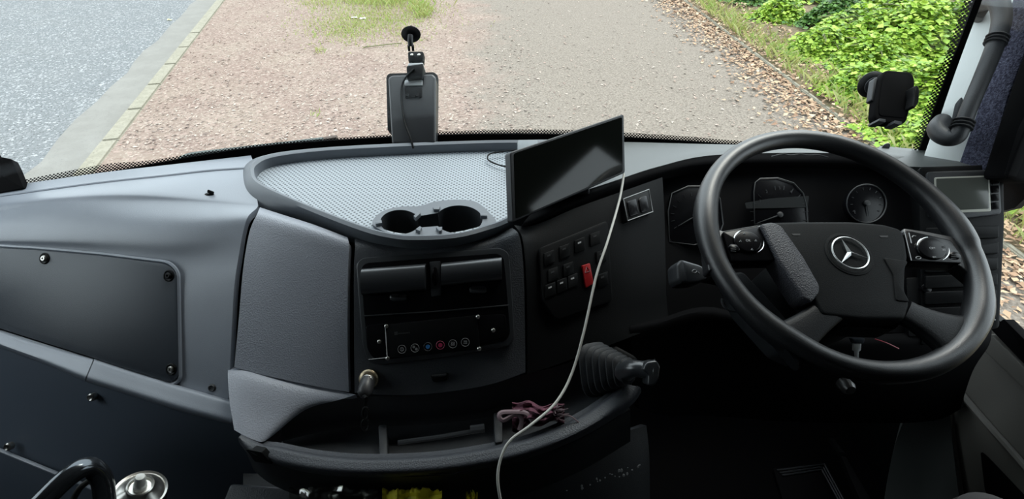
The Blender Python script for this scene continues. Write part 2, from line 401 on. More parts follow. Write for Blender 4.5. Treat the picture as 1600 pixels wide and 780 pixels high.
for i in range(9):
    ln = .92 if i < 7 else 3.0
    p = ka+kd*(t0+.01); q = ka+kd*(t0+ln-.012); bm = B()
    quadslab(bm, p, q, 0, .19, kn, GZ+.015, .2)
    bmesh.ops.bevel(bm, geom=[e for e in bm.edges if all(v.co.z > GZ for v in e.verts)], offset=.018, segments=2, affect='EDGES')
    o = obj('kerb_stone', bm, M_kerb)
    ORD = ['first', 'second', 'third', 'fourth', 'fifth', 'sixth', 'seventh', 'eighth', 'ninth', 'tenth', 'eleventh', 'twelfth']
    tag(o, 'pale kerb stone between road and verge, %s from the dashboard' % ORD[i], 'kerb stone', 'kerb stones along the road edge'); t0 += ln
    if t0 > 14: break
bm = B(); n = 60
e1, e0 = G(1100, 28), G(1345, 218); ed = (e1-e0).normalized(); en = V((ed.y, -ed.x, 0))     # right-hand edging, en away from the lay-by
e00 = e0-ed*6; e11 = e0+ed*16
tp = [ka-kd*8, ka+kd*30, V((14, 40, 0)), e11+en*8+ed*10, e00+en*8, V((2, -6, 0))]
tp = [V((p.x, p.y, GZ)) for p in tp]; solid(bm, [p-V((0, 0, .25)) for p in tp], tp)
struct('ground', bm, M_ground, 'reddish dirt verge merging into grey brown lay-by tarmac')
for i in range(12):
    p = e0+ed*(-3.2+i*.9+.006); q = e0+ed*(-3.2+(i+1)*.9-.006); bm = B(); quadslab(bm, p, q, 0, .055, en, GZ+.05, .2)
    bmesh.ops.bevel(bm, geom=[e for e in bm.edges if all(v.co.z > GZ for v in e.verts)], offset=.012, segments=2, affect='EDGES')
    tag(obj('edging_stone', bm, M_kerb), 'thin concrete edging stone below the leafy bank, %s from the near end' % ORD[i], 'edging stone', 'edging stones along the green bank')
# bank of soil behind the edging
M_soil = gmat('leafy_soil', (.26, .20, .13), [('n', 5, .4, .65, (.34, .27, .17)), ('c', 30, .6, .9, (.45, .33, .2)), ('n', 3, .55, .7, (.20, .26, .08))], .8, 30)[0]
bm = B(); gr = []
for i in range(25):
    row = []
    for j in range(9):
        p = e00+(e11-e00)*(i/24)+en*(.056+j*.75); z = GZ+.02+.22*(j/8)*2+random.uniform(-.04, .06)*(j > 0); row.append(bm.verts.new((p.x, p.y, z)))
    gr.append(row)
for i in range(24):
    for j in range(8): bm.faces.new((gr[i][j], gr[i][j+1], gr[i+1][j+1], gr[i+1][j]))
r = bmesh.ops.extrude_face_region(bm, geom=list(bm.faces), use_keep_orig=True); bmesh.ops.translate(bm, verts=[g for g in r['geom'] if isinstance(g, bmesh.types.BMVert)], vec=(0, 0, -.3)); bmesh.ops.recalc_face_normals(bm, faces=bm.faces)
struct('bank_ground', bm, M_soil, 'soil bank covered with brown leaves behind the edging stones')

def flake(bm, p, s, tilt=.5, w=.62, n3=None):
    """one small pointed leaf"""
    a = random.uniform(0, 6.283); u = V((math.cos(a), math.sin(a), random.uniform(-tilt, tilt))).normalized()
    nn = n3 if n3 is not None else V((random.uniform(-tilt, tilt), random.uniform(-tilt, tilt), 1)); v = nn.cross(u).normalized(); nn = u.cross(v)
    q = [p-u*s*.5, p-u*s*.1+v*s*w*.5+nn*s*.06, p+u*s*.5, p-u*s*.1-v*s*w*.5+nn*s*.06]
    vs = [bm.verts.new(x) for x in q]; bm.faces.new((vs[0], vs[1], vs[2])); bm.faces.new((vs[0], vs[2], vs[3]))
bm = B()                                                                          # brown leaves along the edging
for i in range(8500):
    s_ = random.uniform(-3.5, 8.5); o_ = -abs(random.gauss(0, .36))+random.choice((0, 0, 0, .25, .6, 1.0))
    p = e0+ed*s_+en*o_; flake(bm, V((p.x, p.y, GZ+random.uniform(.01, .035)+(.045 if o_ > 0 else 0)+max(0, o_)*.07)), random.uniform(.035, .09), .4)
o = obj('fallen_leaves', bm, M_litter); tag(o, 'brown fallen leaves lying along both sides of the edging', 'leaves', kind='stuff')
bm = B()                                                                          # chips and crumbs on verge and lay-by
for i in range(17000):
    px = random.uniform(160, 1250); py = random.uniform(-10, 235); p = G(px, py)
    if (p-ka).dot(kn) > -.03 or (p-e0).dot(en) > 0: continue
    if px > 830 and random.random() < .66: continue
    flake(bm, V((p.x, p.y, GZ+random.uniform(.004, .012))), random.choice((.015, .02, .03, .045))*random.uniform(.8, 1.4), .4, random.choice((.25, .5, .7)))
o = obj('wood_chippings', bm, M_chips); tag(o, 'pinkish chippings and crumbs strewn over the dirt verge', 'chippings', kind='stuff')
bm = B()
for (cx, cy, sx_, sy_, k, h) in [(590, 28, 75, 20, 2600, .05), (530, 45, 55, 18, 1100, .04), (658, 18, 14, 8, 520, .12), (600, 2, 60, 8, 1500, .11), (500, 5, 40, 8, 350, .06), (560, 48, 40, 16, 300, .04), (495, 178, 8, 5, 12, .04), (498, 80, 8, 3, 40, .05), (640, 60, 30, 10, 120, .05), (690, 12, 20, 12, 60, .05)]:
    for i in range(k):
        p = G(random.gauss(cx, sx_*.6), random.gauss(cy, sy_*.7)); hh = h*random.uniform(.5, 1.4); a = random.uniform(0, 6.28); w_ = .006
        u = V((math.cos(a), math.sin(a), 0)); l = V((random.uniform(-1, 1), random.uniform(-1, 1), 0))*hh*.9
        vs = [bm.verts.new(x) for x in (p-u*w_, p+u*w_, p+l*.5+V((0, 0, hh*.7))+u*w_*.7, p+l+V((0, 0, hh)))]
        bm.faces.new((vs[0], vs[1], vs[2])); bm.faces.new((vs[0], vs[2], vs[3]))
tag(obj('grass', bm, M_grass), 'sparse yellow green grass growing on the dirt verge', 'grass', kind='stuff')
bm = B()
for i in range(2600):
    s_ = random.uniform(-3.5, 9); p = e0+ed*s_+en*(.1+abs(random.gauss(0, .35))); p.z = GZ+.05; hh = random.uniform(.06, .2); a = random.uniform(0, 6.28); w_ = .006
    u = V((math.cos(a), math.sin(a), 0)); l = V((random.uniform(-1, 1), random.uniform(-1, 1), 0))*hh
    vs = [bm.verts.new(x) for x in (p-u*w_, p+u*w_, p+l*.5+V((0, 0, hh*.7))+u*w_*.7, p+l+V((0, 0, hh)))]
    bm.faces.new((vs[0], vs[1], vs[2])); bm.faces.new((vs[0], vs[2], vs[3]))
tag(obj('bank_grass', bm, M_grass), 'tufts of long grass on the bank beside the edging', 'grass', kind='stuff')
def tree_leaves(px, py, hgt, rad, n, m, name, label, ls=.10):
    """a low sprawling shrub: arching stems that carry leaves over a rounded mound"""
    o = G(px, py); o.z = GZ+.02+max(0, (o-e0).dot(en))*.07
    t = thing(name, label, 'bush', o, 'bushes on the green bank')
    bm = B()
    for k in range(16):
        a = random.uniform(0, 6.28); r_ = random.uniform(.4, .95)*rad; e = o+V((math.cos(a)*r_, math.sin(a)*r_, hgt*random.uniform(.3, .8)))
        mid = (o+e)/2+V((0, 0, hgt*.35)); tube(bm, cat([o, mid, e], 4), .008, 5)
    obj('stems', bm, M_stem, t)
    bm = B(); cl = [(random.uniform(0, 6.28), random.random()**.5) for _ in range(46)]
    for i in range(n):
        ca, cr2 = random.choice(cl)
        x = math.cos(ca)*cr2*rad+random.gauss(0, .10)*1.2; y = math.sin(ca)*cr2*rad+random.gauss(0, .10)*1.2; rr = math.hypot(x, y)/rad
        top = hgt*max(0.03, 1-rr*rr*.8)*(.8+.25*math.sin(ca*5+cr2*9)); z = top*(1-abs(random.gauss(0, .16)))
        nn = V((x/rad*.7+random.gauss(0, .38), y/rad*.7+random.gauss(0, .38), 1)).normalized()
        flake(bm, o+V((x, y, max(.02, z))), ls*random.uniform(.45, 1.15), .35, .8, nn)
    obj('leaves', bm, m, t)
for a in [(1160, 8, .40, .42, 2200, M_brd, 'bramble_bush', 'low dark green bush at the top end of the bank', .08),
          (1215, 40, .42, .45, 2600, M_bram, 'bramble_bush', 'small yellow green bush beside the dark one at the top of the bank', .09),
          (1260, 10, .6, .7, 3800, M_bram, 'bramble_bush', 'wide yellow green bush at the top edge of the photo', .10),
          (1350, 20, .8, 1.0, 5200, M_brd, 'bramble_bush', 'mixed dark green bush behind the pink flower', .10),
          (1460, 10, .9, 1.1, 5200, M_bram, 'bramble_bush', 'tall bright bush at the top edge left of the dotted glass', .11),
          (1275, 92, .42, .42, 2800, M_bram, 'bramble_bush', 'bright green bush nearest the middle of the edging', .09),
          (1330, 85, .6, .7, 4600, M_bram, 'bramble_bush', 'large yellow green bramble left above the phone holder', .10),
          (1410, 100, .75, .8, 5200, M_bram, 'bramble_bush', 'bright bramble directly above the phone holder', .11),
          (1500, 100, .9, .9, 5200, M_bram, 'bramble_bush', 'tall bramble right of the phone holder', .11),
          (1300, 55, .5, .55, 3400, M_brd, 'bramble_bush', 'mid green bush between the two yellow green ones above the edging', .09),
          (1385, 55, .6, .7, 3800, M_bram, 'bramble_bush', 'bramble around the pink flower stem', .10),
          (1350, 115, .42, .48, 3200, M_bram, 'bramble_bush', 'low bright bramble up and left of the phone holder', .09),
          (1335, 150, .36, .36, 2400, M_bram, 'bramble_bush', 'low bramble left of the phone holder suction cup', .085),
          (1400, 165, .5, .5, 3600, M_bram, 'bramble_bush', 'bright bramble directly behind the phone holder', .10),
          (1470, 180, .6, .6, 4000, M_bram, 'bramble_bush', 'bright bramble below the phone holder by the dotted glass edge', .10),
          (1560, 170, .8, .7, 3200, M_bram, 'bramble_bush', 'bramble hidden mostly behind the right pillar', .11),
          (1405, 215, .26, .30, 1600, M_bram, 'bramble_bush', 'lowest green plant just above the round disc', .075),
          (1465, 245, .40, .40, 2400, M_bram, 'bramble_bush', 'green plant at the lower right corner of the windscreen', .085),
          (1640, 345, .35, .25, 700, M_bram, 'bramble_bush', 'small green plant seen through the driver side window', .07)]:
    tree_leaves(*(a[:4]+(int(a[4]*1.25),)+a[5:]))
def weed(px, py, h, col, nm, lab):
    p = G(px, py); p.z = GZ+.5; bm = B(); q = p+V((.05, 0, h)); tube(bm, cat([p-V((0, 0, .5)), p, q], 5), .007, 5)
    t = thing(nm, lab, 'flower', p-V((0, 0, .5)))
    obj('stem', bm, M_stem, t); bm = B()
    lathe(bm, q-V((0, 0, .05)), (0, 0, 1), [(.01, 0), (.05, .02), (.035, .035), (.07, .05), (.04, .065), (.05, .09), (.015, .11)], 11)
    obj('flower_head', bm, col, t)
weed(1362, 62, .55, mat('rusty_seed', (.45, .17, .08), .9), 'seed_head', 'rusty brown seed head standing among the green bramble')
weed(1398, 50, .5, mat('pink_petals', (.65, .35, .55), .8), 'pink_flower', 'small pink flower among the green bramble leaves')
# litter on the verge
Mp = mat('litter_white', (.8, .76, .78), .6)
for (px, py, s_, lab) in [(554, 29, .09, 'crumpled white pink litter on the grass, left scrap'), (567, 30, .09, 'white litter scrap on the grass, right of another scrap'), (262, 24, .06, 'single pale yellow leaf on the road near the top')]:
    bm = B(); c = G(px, py); c.z += .012
    if px < 400: c.z -= .10
    vs = [[bm.verts.new(c+V(((i-2)*s_/3, (j-1.5)*s_/3.5, random.uniform(0, .02)))) for j in range(4)] for i in range(5)]
    for i in range(4):
        for j in range(3): bm.faces.new((vs[i][j], vs[i+1][j], vs[i+1][j+1], vs[i][j+1]))
    r = bmesh.ops.extrude_face_region(bm, geom=list(bm.faces), use_keep_orig=True); bmesh.ops.translate(bm, verts=[g for g in r['geom'] if isinstance(g, bmesh.types.BMVert)], vec=(0, 0, -.003)); bmesh.ops.recalc_face_normals(bm, faces=bm.faces)
    tag(obj('paper_litter' if px > 400 else 'yellow_leaf', bm, Mp if px > 400 else mat('yl', (.7, .65, .3), .7)), lab, 'litter' if px > 400 else 'leaf')
bm = B(); tube(bm, cat([G(568, 76)+V((0, 0, .02)), G(600, 73)+V((0, 0, .03)), G(628, 69)+V((0, 0, .02))], 6), .008, 6)
tag(obj('twig', bm, M_stem), 'thin bare twig lying on the verge left of the suction mount', 'twig')

# ---------------------------------------------------------------- cab shell
def extr(bm, poly, vec): 
    P = [V(p) for p in poly]; solid(bm, P, [p+V(vec) for p in P]); return bm
M_lin = mat('cab_lining', (.035, .035, .037), .9)
M_floor = mat('rubber_floor', (.0015, .0015, .0018), .9, spec=.05, grain=.3, gs=120)
XL, XR = -1.36, 1.08
bm = B(); box(bm, (XL, -.75, -.04), (XR, 1.25, 0)); struct('floor', bm, M_floor, 'black rubber cab floor')
bm = B(); box(bm, (XL, -.75, 1.92), (XR, 1.02, 1.96)); struct('ceiling', bm, M_lin, 'cab roof lining above the seats')
bm = B(); box(bm, (XL, -.80, 0), (XR, -.75, 1.92)); struct('wall_rear', bm, M_lin, 'rear wall of the cab behind the camera')
bm = B(); box(bm, (XL, 1.17, 0), (XR, 1.20, .70)); struct('wall_front', bm, M_matte, 'dark firewall below the windscreen')
def sidewall(x0, x1, hole):
    bm = B(); outer = [(x0, -.75, 0), (x0, 1.2, 0), (x0, 1.2, .9), (x0, .93, 1.92), (x0, -.75, 1.92)]
    holed(bm, [[V(p) for p in outer], [V((x0, y, z)) for y, z in hole]], vec=(x1-x0, 0, 0)); return bm
hole_r = [(.80, .645), (.955, .80), (.90, .86), (.80, 1.35), (.45, 1.35), (.45, .645)]
struct('wall_right', sidewall(XR, XR+.015, hole_r), M_blk, "driver's door frame around the side window")
hole_l = [(.86, .96), (.80, 1.7), (.15, 1.7), (.15, .96)]
struct('wall_left', sidewall(XL, XL-.04, hole_l), M_blk, 'passenger door frame around the side window')
for nm, x, hl in (('window_2', XR+.02, hole_r), ('window_3', XL-.02, hole_l)):
    bm = B(); extr(bm, [(x, y, z) for y, z in hl], (.004, 0, 0)); struct(nm, bm, M_glass, 'side window pane')
# windscreen: a gently curved, slightly raked sheet
YB = [(-1.4, .80), (-1.055, .892), (-.80, .965), (-.556, 1.034), (-.22, 1.085), (.108, 1.11), (.5, 1.10), (.8, 1.075), (.947, 1.05), (1.08, 1.01)]
def scr_y(x, z): return lerp_at(YB, x)-.10*(z-.92)
def scr(px, py, off=0):
    r = ray(px, py); lo, hi = .5, 2.0
    for _ in range(40):
        m = (lo+hi)/2; p = EYE+r*m
        if p.y < scr_y(p.x, p.z)-off: lo = m
        else: hi = m
    return EYE+r*lo
bm = B(); nx, nzz = 40, 8; gg = []
for i in range(nx+1):
    row = []
    for j in range(nzz+1):
        z = .86+j*(1.0/nzz); xl = XL+.02; xr = 1.06-.22*(z-.92); x = xl+(xr-xl)*i/nx; row.append((x, scr_y(x, z), z))
    gg.append(row)
for k in (0, .005):
    vs = [[bm.verts.new((p[0], p[1]+k, p[2])) for p in row] for row in gg]
    for i in range(nx):
        for j in range(nzz): bm.faces.new((vs[i][j], vs[i+1][j], vs[i+1][j+1], vs[i][j+1]))
struct('window_1', bm, M_glass, 'large curved windscreen')
def band(name, lowpts, highpts, mt, off=.004, pitch=.0052, lab=None, uvs=False):
    """strip on the glass between two px polylines"""
    A = cat([V((*p, 0)) for p in lowpts], 10); Bq = cat([V((*p, 0)) for p in highpts], 10); bm = B(); u1 = bm.loops.layers.uv.new('UVMap'); u2 = bm.loops.layers.uv.new('across')
    va, vb, U = [], [], [0]
    pa = [scr(p.x, p.y, off) for p in A]; pb = [scr(p.x, p.y, off) for p in Bq]
    for i in range(1, len(pa)): U.append(U[-1]+(pa[i]-pa[i-1]).length)
    va = [bm.verts.new(p) for p in pa]; vb = [bm.verts.new(p) for p in pb]
    for i in range(len(pa)-1):
        f = bm.faces.new((va[i], va[i+1], vb[i+1], vb[i]))
        hs = [(pb[k]-pa[k]).length for k in (i, i+1)]
        for lp, (uu, vv, ac) in zip(f.loops, ((U[i], 0, 0), (U[i+1], 0, 0), (U[i+1], hs[1], 1), (U[i], hs[0], 1))):
            lp[u1].uv = (uu/pitch*.7071, vv/pitch*.7071); lp[u2].uv = (0, ac)
    if not uvs:
        r = bmesh.ops.extrude_face_region(bm, geom=list(bm.faces), use_keep_orig=True); bmesh.ops.translate(bm, verts=[g for g in r['geom'] if isinstance(g, bmesh.types.BMVert)], vec=(0, .002, 0))
    return struct(name, bm, mt, lab)
low = [(-60, 345), (42, 318), (161, 296), (231, 285), (315, 270), (400, 255), (473, 248), (600, 240), (700, 236), (800, 234), (900, 234), (977, 236), (1075, 238), (1140, 240), (1300, 245), (1400, 250), (1470, 255)]
mid_ = [(-60, 320), (42, 294), (161, 272), (231, 258), (315, 243), (400, 230), (473, 223), (600, 215), (700, 211), (800, 209.5), (900, 211), (977, 215), (1075, 221), (1140, 226), (1300, 236), (1400, 244), (1470, 250)]
hi_ = [(-60, 301), (42, 280), (161, 257), (231, 251), (315, 238), (400, 226), (473, 219), (600, 210.5), (700, 205), (800, 202.5), (900, 203), (977, 207), (1075, 213), (1140, 219), (1300, 230), (1400, 238), (1470, 244)]
band('trim_1', low, mid_, M_matte, lab='black printed band along the bottom of the windscreen')
band('trim_2', mid_, hi_, M_frit, uvs=True, lab='dotted black print above the bottom band of the windscreen')
band('trim_3', [(1443, 262), (1473, 170), (1503, 85), (1550, -40)], [(1436, 236), (1466, 155), (1498, 70), (1538, -40)], M_matte, lab='black printed band down the right edge of the windscreen')
band('trim_4', [(1436, 236), (1466, 155), (1498, 70), (1538, -40)], [(1424, 236), (1451, 155), (1483, 70), (1520, -40)], M_frit, uvs=True, pitch=.006, lab='dotted print beside the right black band')
# header above the screen
bm = B(); box(bm, (XL, .90, 1.74), (XR, 1.0, 1.96), .02); struct('trim_5', bm, M_lin, 'header panel above the windscreen')
# right pillar
P_w = Pl3((1447, 240, 1.10), (1545, -10, 1.05), (1600, 100, 1.0))
bm = B(); prism(bm, P_w, [(1438, 262), (1446, 236), (1476, 150), (1504, 75), (1536, -12), (1600, -12), (1590, 30), (1515, 262)], -.02, 0, .003)
struct('wall_pillar', bm, M_white, 'pale painted windscreen pillar on the right')
P_c = Pl3((1497, 250, 1.07), (1583, 0, 1.02), (1600, 100, .98))
bm = B(); prism(bm, P_c, rnd([(1490, 275), (1520, 190), (1553, 90), (1590, -30), (1650, -30), (1612, 50), (1575, 150), (1540, 275)], 10), -.02, .012, .006)
struct('wall_carpet', bm, M_carpet, 'dark navy carpet strip on the right pillar')
bm = B(); prism(bm, P_c, rnd([(1532, 280), (1556, 205), (1590, 105), (1640, 0), (1680, 0), (1630, 110), (1580, 280)], 10), -.02, .02, .008)
prism(bm, P_c, rnd([(1567, 275), (1590, 200), (1640, 100), (1650, 100), (1600, 210), (1575, 275)], 4), .01, .03, .006)
struct('trim_6', bm, M_matte, 'black rubber seal of the door opening')
# driver's door, lower part
PD = Pl((1.055, .6, .5), (-1, 0, 0))
bm = B(); prism(bm, PD, rnd([(1466, 585), (1502, 545), (1560, 500), (1640, 585), (1700, 900), (1520, 900), (1498, 780), (1483, 690)], 12), -.02, .004, .004)
door = obj('door_1', bm, M_door); door['kind'] = 'structure'; door['label'] = "grey inner panel of the driver's door"
bm = B(); prism(bm, PD, rnd([(1568, 498), (1640, 570), (1640, 610), (1548, 515)], 4), 0, .02, .006); obj('window_ledge', bm, M_matte, door)
bm = B(); prism(bm, PD, rnd([(1528, 540), (1545, 520), (1640, 615), (1640, 645)], 6), 0, .022, .008); obj('ledge', bm, M_door, door)
bm = B(); tube(bm, cat([PD.pt(1478, 595, .006), PD.pt(1495, 608, .012), PD.pt(1540, 660, .012), PD.pt(1580, 705, .012), PD.pt(1640, 775, .012)], 8), .008, 8)
tube(bm, cat([PD.pt(1478, 600, .006), PD.pt(1484, 650, .01), PD.pt(1493, 720, .01), PD.pt(1504, 800, .01)], 8), .007, 8); obj('moulding', bm, M_door, door)
bm = B(); prism(bm, PD, rnd([(1531, 705), (1540, 712), (1600, 775), (1620, 800), (1550, 800), (1538, 765)], 6), .0, .007, .002); obj('door_pocket', bm, M_matte, door)
bm = B(); lathe(bm, PD.pt(1491, 618, .003), PD.n, [(.005, 0), (.005, .004), (.003, .005)], 12); obj('screw', bm, M_matte, door)

# ---------------------------------------------------------------- dashboard
DB = thing('dashboard', 'long slate grey and black dashboard across the whole cab', 'dashboard', (0, .95, 0))
# core behind every panel
bm = B()
patch(bm, [[(-90, 306, 1.07), (200, 276, 1.10), (430, 250, 1.16), (700, 232, 1.2), (900, 228, 1.21), (1150, 235, 1.19), (1400, 245, 1.17), (1560, 262, 1.12)],
           [(-90, 330, 1.03), (200, 320, 1.0), (430, 335, 1.0), (700, 330, 1.04), (900, 300, 1.06), (1150, 262, 1.16), (1400, 270, 1.12), (1545, 290, 1.08)],
           [(-90, 400, 1.03), (200, 420, .99), (430, 420, .97), (700, 400, .95), (900, 390, .96), (1150, 390, 1.14), (1400, 390, 1.10), (1540, 390, 1.06)],
           [(-90, 530, 1.06), (200, 570, .98), (430, 590, .94), (700, 580, .93), (900, 560, .93), (1150, 520, 1.08), (1400, 520, 1.05), (1530, 490, 1.03)]], 6, 6, .02)
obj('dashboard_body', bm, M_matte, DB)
# passenger side moulding: rear ledge, top, ridge, bulge, face
rows = [[(-80, 306, 1.045), (0, 293, 1.03), (150, 271, 1.045), (260, 258, 1.07), (330, 250, 1.09), (392, 243, 1.11)],
        [(-80, 316, 1.01), (0, 306, 1.005), (150, 286, 1.015), (260, 274, 1.03), (330, 266, 1.045), (398, 262, 1.06)],
        [(-80, 324, .99), (0, 318, .975), (110, 304, .965), (210, 300, .96), (300, 303, .963), (402, 312, .965)],
        [(-80, 336, .98), (0, 330, .965), (100, 316, .952), (200, 314, .948), (300, 318, .946), (402, 324, .945)],
        [(-80, 356, .955), (0, 350, .948), (95, 344, .932), (190, 344, .922), (290, 344, .914), (388, 338, .912)],
        [(-80, 376, .950), (0, 374, .940), (90, 373, .922), (180, 374, .911), (280, 376, .902), (380, 362, .902)],
        [(-80, 386, .954), (0, 388, .944), (90, 393, .927), (180, 401, .915), (275, 410, .904), (373, 400, .894)],
        [(-80, 430, .99), (0, 440, .975), (85, 450, .958), (175, 460, .945), (270, 470, .93), (365, 460, .915)],
        [(-80, 490, .992), (0, 508, .975), (80, 536, .956), (170, 568, .940), (265, 600, .925), (357, 627, .905)]]
rows = [[(x, y, d-(.032 if k > 6 else 0)) for x, y, d in row] for k, row in enumerate(rows)]
bm = B(); patch(bm, rows, 7, 6, .012); obj('passenger_panel', bm, M_pass, DB)
bm = B(); tube(bm, cat([at_d(-80, 317, 1.008), at_d(0, 307, 1.003), at_d(150, 287, 1.013), at_d(260, 275, 1.028), at_d(330, 267, 1.043), at_d(390, 263, 1.058)], 6), .003, 6); obj('ledge_bead', bm, M_pass, DB)
# flat cover with screws
PC = Pl3((0, 440, .937), (270, 440, .8955), (200, 560, .899))
cover = [(-60, 384), (60, 391), (160, 400), (262, 413), (276, 428), (279, 590), (266, 598), (150, 561), (60, 533), (-60, 495)]
bm = B(); prism(bm, PC, rnd(cover, 12), -.012, .003, .0015); cv = obj('cover_panel', bm, M_cover, DB)
def ring_path(pl, pts, off): return [pl.pt(x, y, off) for x, y in pts]
bm = B(); tube(bm, ring_path(PC, rnd([(x+(3 if x > 200 else 0), y+(-3 if y < 430 else 4)) for x, y in cover], 12), -.001), .0032, 6, closed=True); obj('edge_bead', bm, M_pass, DB)
for (x, y, mt) in ((70, 404, M_steel), (264, 431, M_blk), (268, 577, M_steel)):
    bm = B(); lathe(bm, PC.pt(x, y, .003), PC.n, [(.0105, -.004), (.0105, .001), (.009, .002), (.007, .001)], 22); sc_ = obj('screw_washer', bm, M_blk, DB)
    bm = B(); lathe(bm, PC.pt(x, y, .004), PC.n, [(.0055, 0), (.0055, .003), (.004, .0045), (.002, .0045), (.002, .002)], 16); obj('screw', bm, mt, sc_)
# padded strip under the passenger panel (two lengths with a joint)
def strip(pts_hi, pts_lo, dh, dl, mt, nm):
    bm = B(); n_ = len(pts_hi); r1 = [(x, y, d-.03) for (x, y), d in zip(pts_hi, dh)]; r3 = [(x, y, d-.03) for (x, y), d in zip(pts_lo, dl)]
    r0 = [(x, y-3, d+.02) for x, y, d in r1]; r4 = [(x, y+4, d+.025) for x, y, d in r3]
    r2 = [((a[0]+b[0])/2, (a[1]+b[1])/2, (a[2]+b[2])/2-.003) for a, b in zip(r1, r3)]
    patch(bm, [r0, r1, r2, r3, r4], 7, 4, .01); return obj(nm, bm, mt, DB)
strip([(-60, 492), (0, 518), (70, 541), (145, 563)], [(-60, 514), (0, 540), (65, 564), (133, 592)], [.97, .955, .945, .93], [.955, .94, .93, .915], M_pass, 'padded_strip')
strip([(147, 563), (215, 585), (290, 608), (362, 628)], [(135, 593), (205, 615), (285, 640), (362, 660)], [.930, .920, .905, .895], [.915, .905, .89, .88], M_pass, 'padded_strip')
# lower passenger wall
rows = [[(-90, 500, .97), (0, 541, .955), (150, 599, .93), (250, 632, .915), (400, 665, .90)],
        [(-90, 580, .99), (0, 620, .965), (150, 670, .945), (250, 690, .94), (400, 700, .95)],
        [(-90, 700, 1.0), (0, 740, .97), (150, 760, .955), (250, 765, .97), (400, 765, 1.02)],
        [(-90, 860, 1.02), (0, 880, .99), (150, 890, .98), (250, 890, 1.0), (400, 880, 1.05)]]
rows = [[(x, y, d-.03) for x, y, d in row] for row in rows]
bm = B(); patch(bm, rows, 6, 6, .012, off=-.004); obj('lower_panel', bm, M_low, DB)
bm = B(); tube(bm, cat([at_d(-10, 700, .935), at_d(12, 709, .932), (at_d(100, 745, .918)), at_d(195, 785, .92)], 8), .0035, 8); obj('panel_bead', bm, M_pass, DB)
for (x, y, d) in ((143, 621, .905), (13, 698, .928), (332, 606, .884)):
    bm = B(); lathe(bm, at_d(x, y, d-.004), -FW, [(.007, -.006), (.007, .002), (.005, .004), (.003, .003)], 16); obj('screw', bm, M_dark if x > 300 else M_steel, DB)
# middle grained panel
rows = [[(406, 324, .945), (440, 335, .925), (490, 351, .90), (545, 371, .878)],
        [(396, 334, .93), (438, 346, .908), (490, 362, .886), (547, 382, .866)],
        [(384, 362, .918), (432, 380, .898), (488, 396, .88), (546, 410, .864)],
        [(374, 420, .908), (425, 440, .892), (485, 455, .876), (545, 462, .862)],
        [(367, 500, .90), (422, 520, .886), (484, 535, .872), (545, 540, .86)],
        [(360, 574, .895), (420, 588, .882), (484, 602, .87), (547, 613, .86)]]
rows = [[(x+(6 if j == 0 and k > 0 else 0)-(2 if j == 3 else 0), y, d-(0 if k == 0 else (.024, .018, .010, 0)[j])) for j, (x, y, d) in enumerate(row)] for k, row in enumerate(rows)]
bm = B(); patch(bm, rows, 6, 6, .012); obj('grained_panel', bm, M_grain, DB)
# console face
PF = Pl3((560, 400, .858), (800, 390, .858), (690, 600, .848))
rows = [[(554, 373, .882), (600, 383, .872), (650, 387, .870), (710, 383, .872), (760, 373, .876), (800, 356, .885)],
        [(555, 384, .866), (600, 393, .862), (650, 396, .861), (710, 392, .861), (765, 383, .863), (812, 370, .868)],
        [(553, 420, .860), (600, 420, .858), (650, 420, .858), (710, 420, .858), (770, 420, .858), (818, 420, .862)],
        [(553, 500, .855), (600, 500, .854), (650, 500, .854), (710, 500, .854), (770, 500, .854), (820, 500, .858)],
        [(554, 614, .850), (600, 617, .848), (650, 617, .848), (710, 611, .848), (770, 600, .848), (821, 582, .852)]]
bm = B(); patch(bm, rows, 6, 6, .012); cf = obj('console_face', bm, M_cons, DB)
def shifted(pts, dx, dy): return [(x+dx, y+dy) for x, y in pts]
bez = [(556, 412), (566, 403), (680, 395), (782, 387), (795, 395), (799, 440), (804, 528), (796, 541), (700, 558), (590, 571), (574, 566), (566, 540), (560, 470)]
bm = B(); prism(bm, PF, rnd(bez, 8), -.01, .006, .003); vb_ = obj('vent_surround', bm, M_vent, DB)
bez2 = [(564, 418), (572, 411), (680, 403), (778, 396), (787, 403), (791, 440), (797, 522), (789, 534), (700, 551), (594, 563), (580, 558), (573, 540), (567, 470)]
bm = B(); prism(bm, PF, rnd(bez2, 8), 0, .0075, .001); obj('vent_backing', bm, M_gloss, DB)
def vent(x0, x1, y0a, y0b, h):
    """barrel-shaped louvre: a rounded bar running between two px columns"""
    bm = B(); pts = []
    N_ = 14; secs = []
    for i in range(9):
        t = i/8; x = x0+(x1-x0)*t; y = y0a+(y0b-y0a)*t; row = []
        for k in range(N_+1):
            a = math.pi*k/N_; yy = y+h*(1-math.cos(a))/2; oo = .007+.016*math.sin(a)**.7 if 0 < k < N_ else .002
            row.append(bm.verts.new(PF.pt(x, yy, 0)+PF.n*oo))
        row.append(bm.verts.new(PF.pt(x, y+h, -.004))); row.append(bm.verts.new(PF.pt(x, y, -.004))); secs.append(row)
    m = len(secs[0])
    for a, b in zip(secs, secs[1:]):
        for k in range(m): bm.faces.new((a[k], a[(k+1) % m], b[(k+1) % m], b[k]))
    bm.faces.new(secs[0]); bm.faces.new(secs[-1][::-1]); bmesh.ops.recalc_face_normals(bm, faces=bm.faces)
    return obj('air_vent', bm, M_vent, DB)
v1 = vent(569, 667, 420, 412, 41); v2 = vent(692, 784, 411, 402, 36)
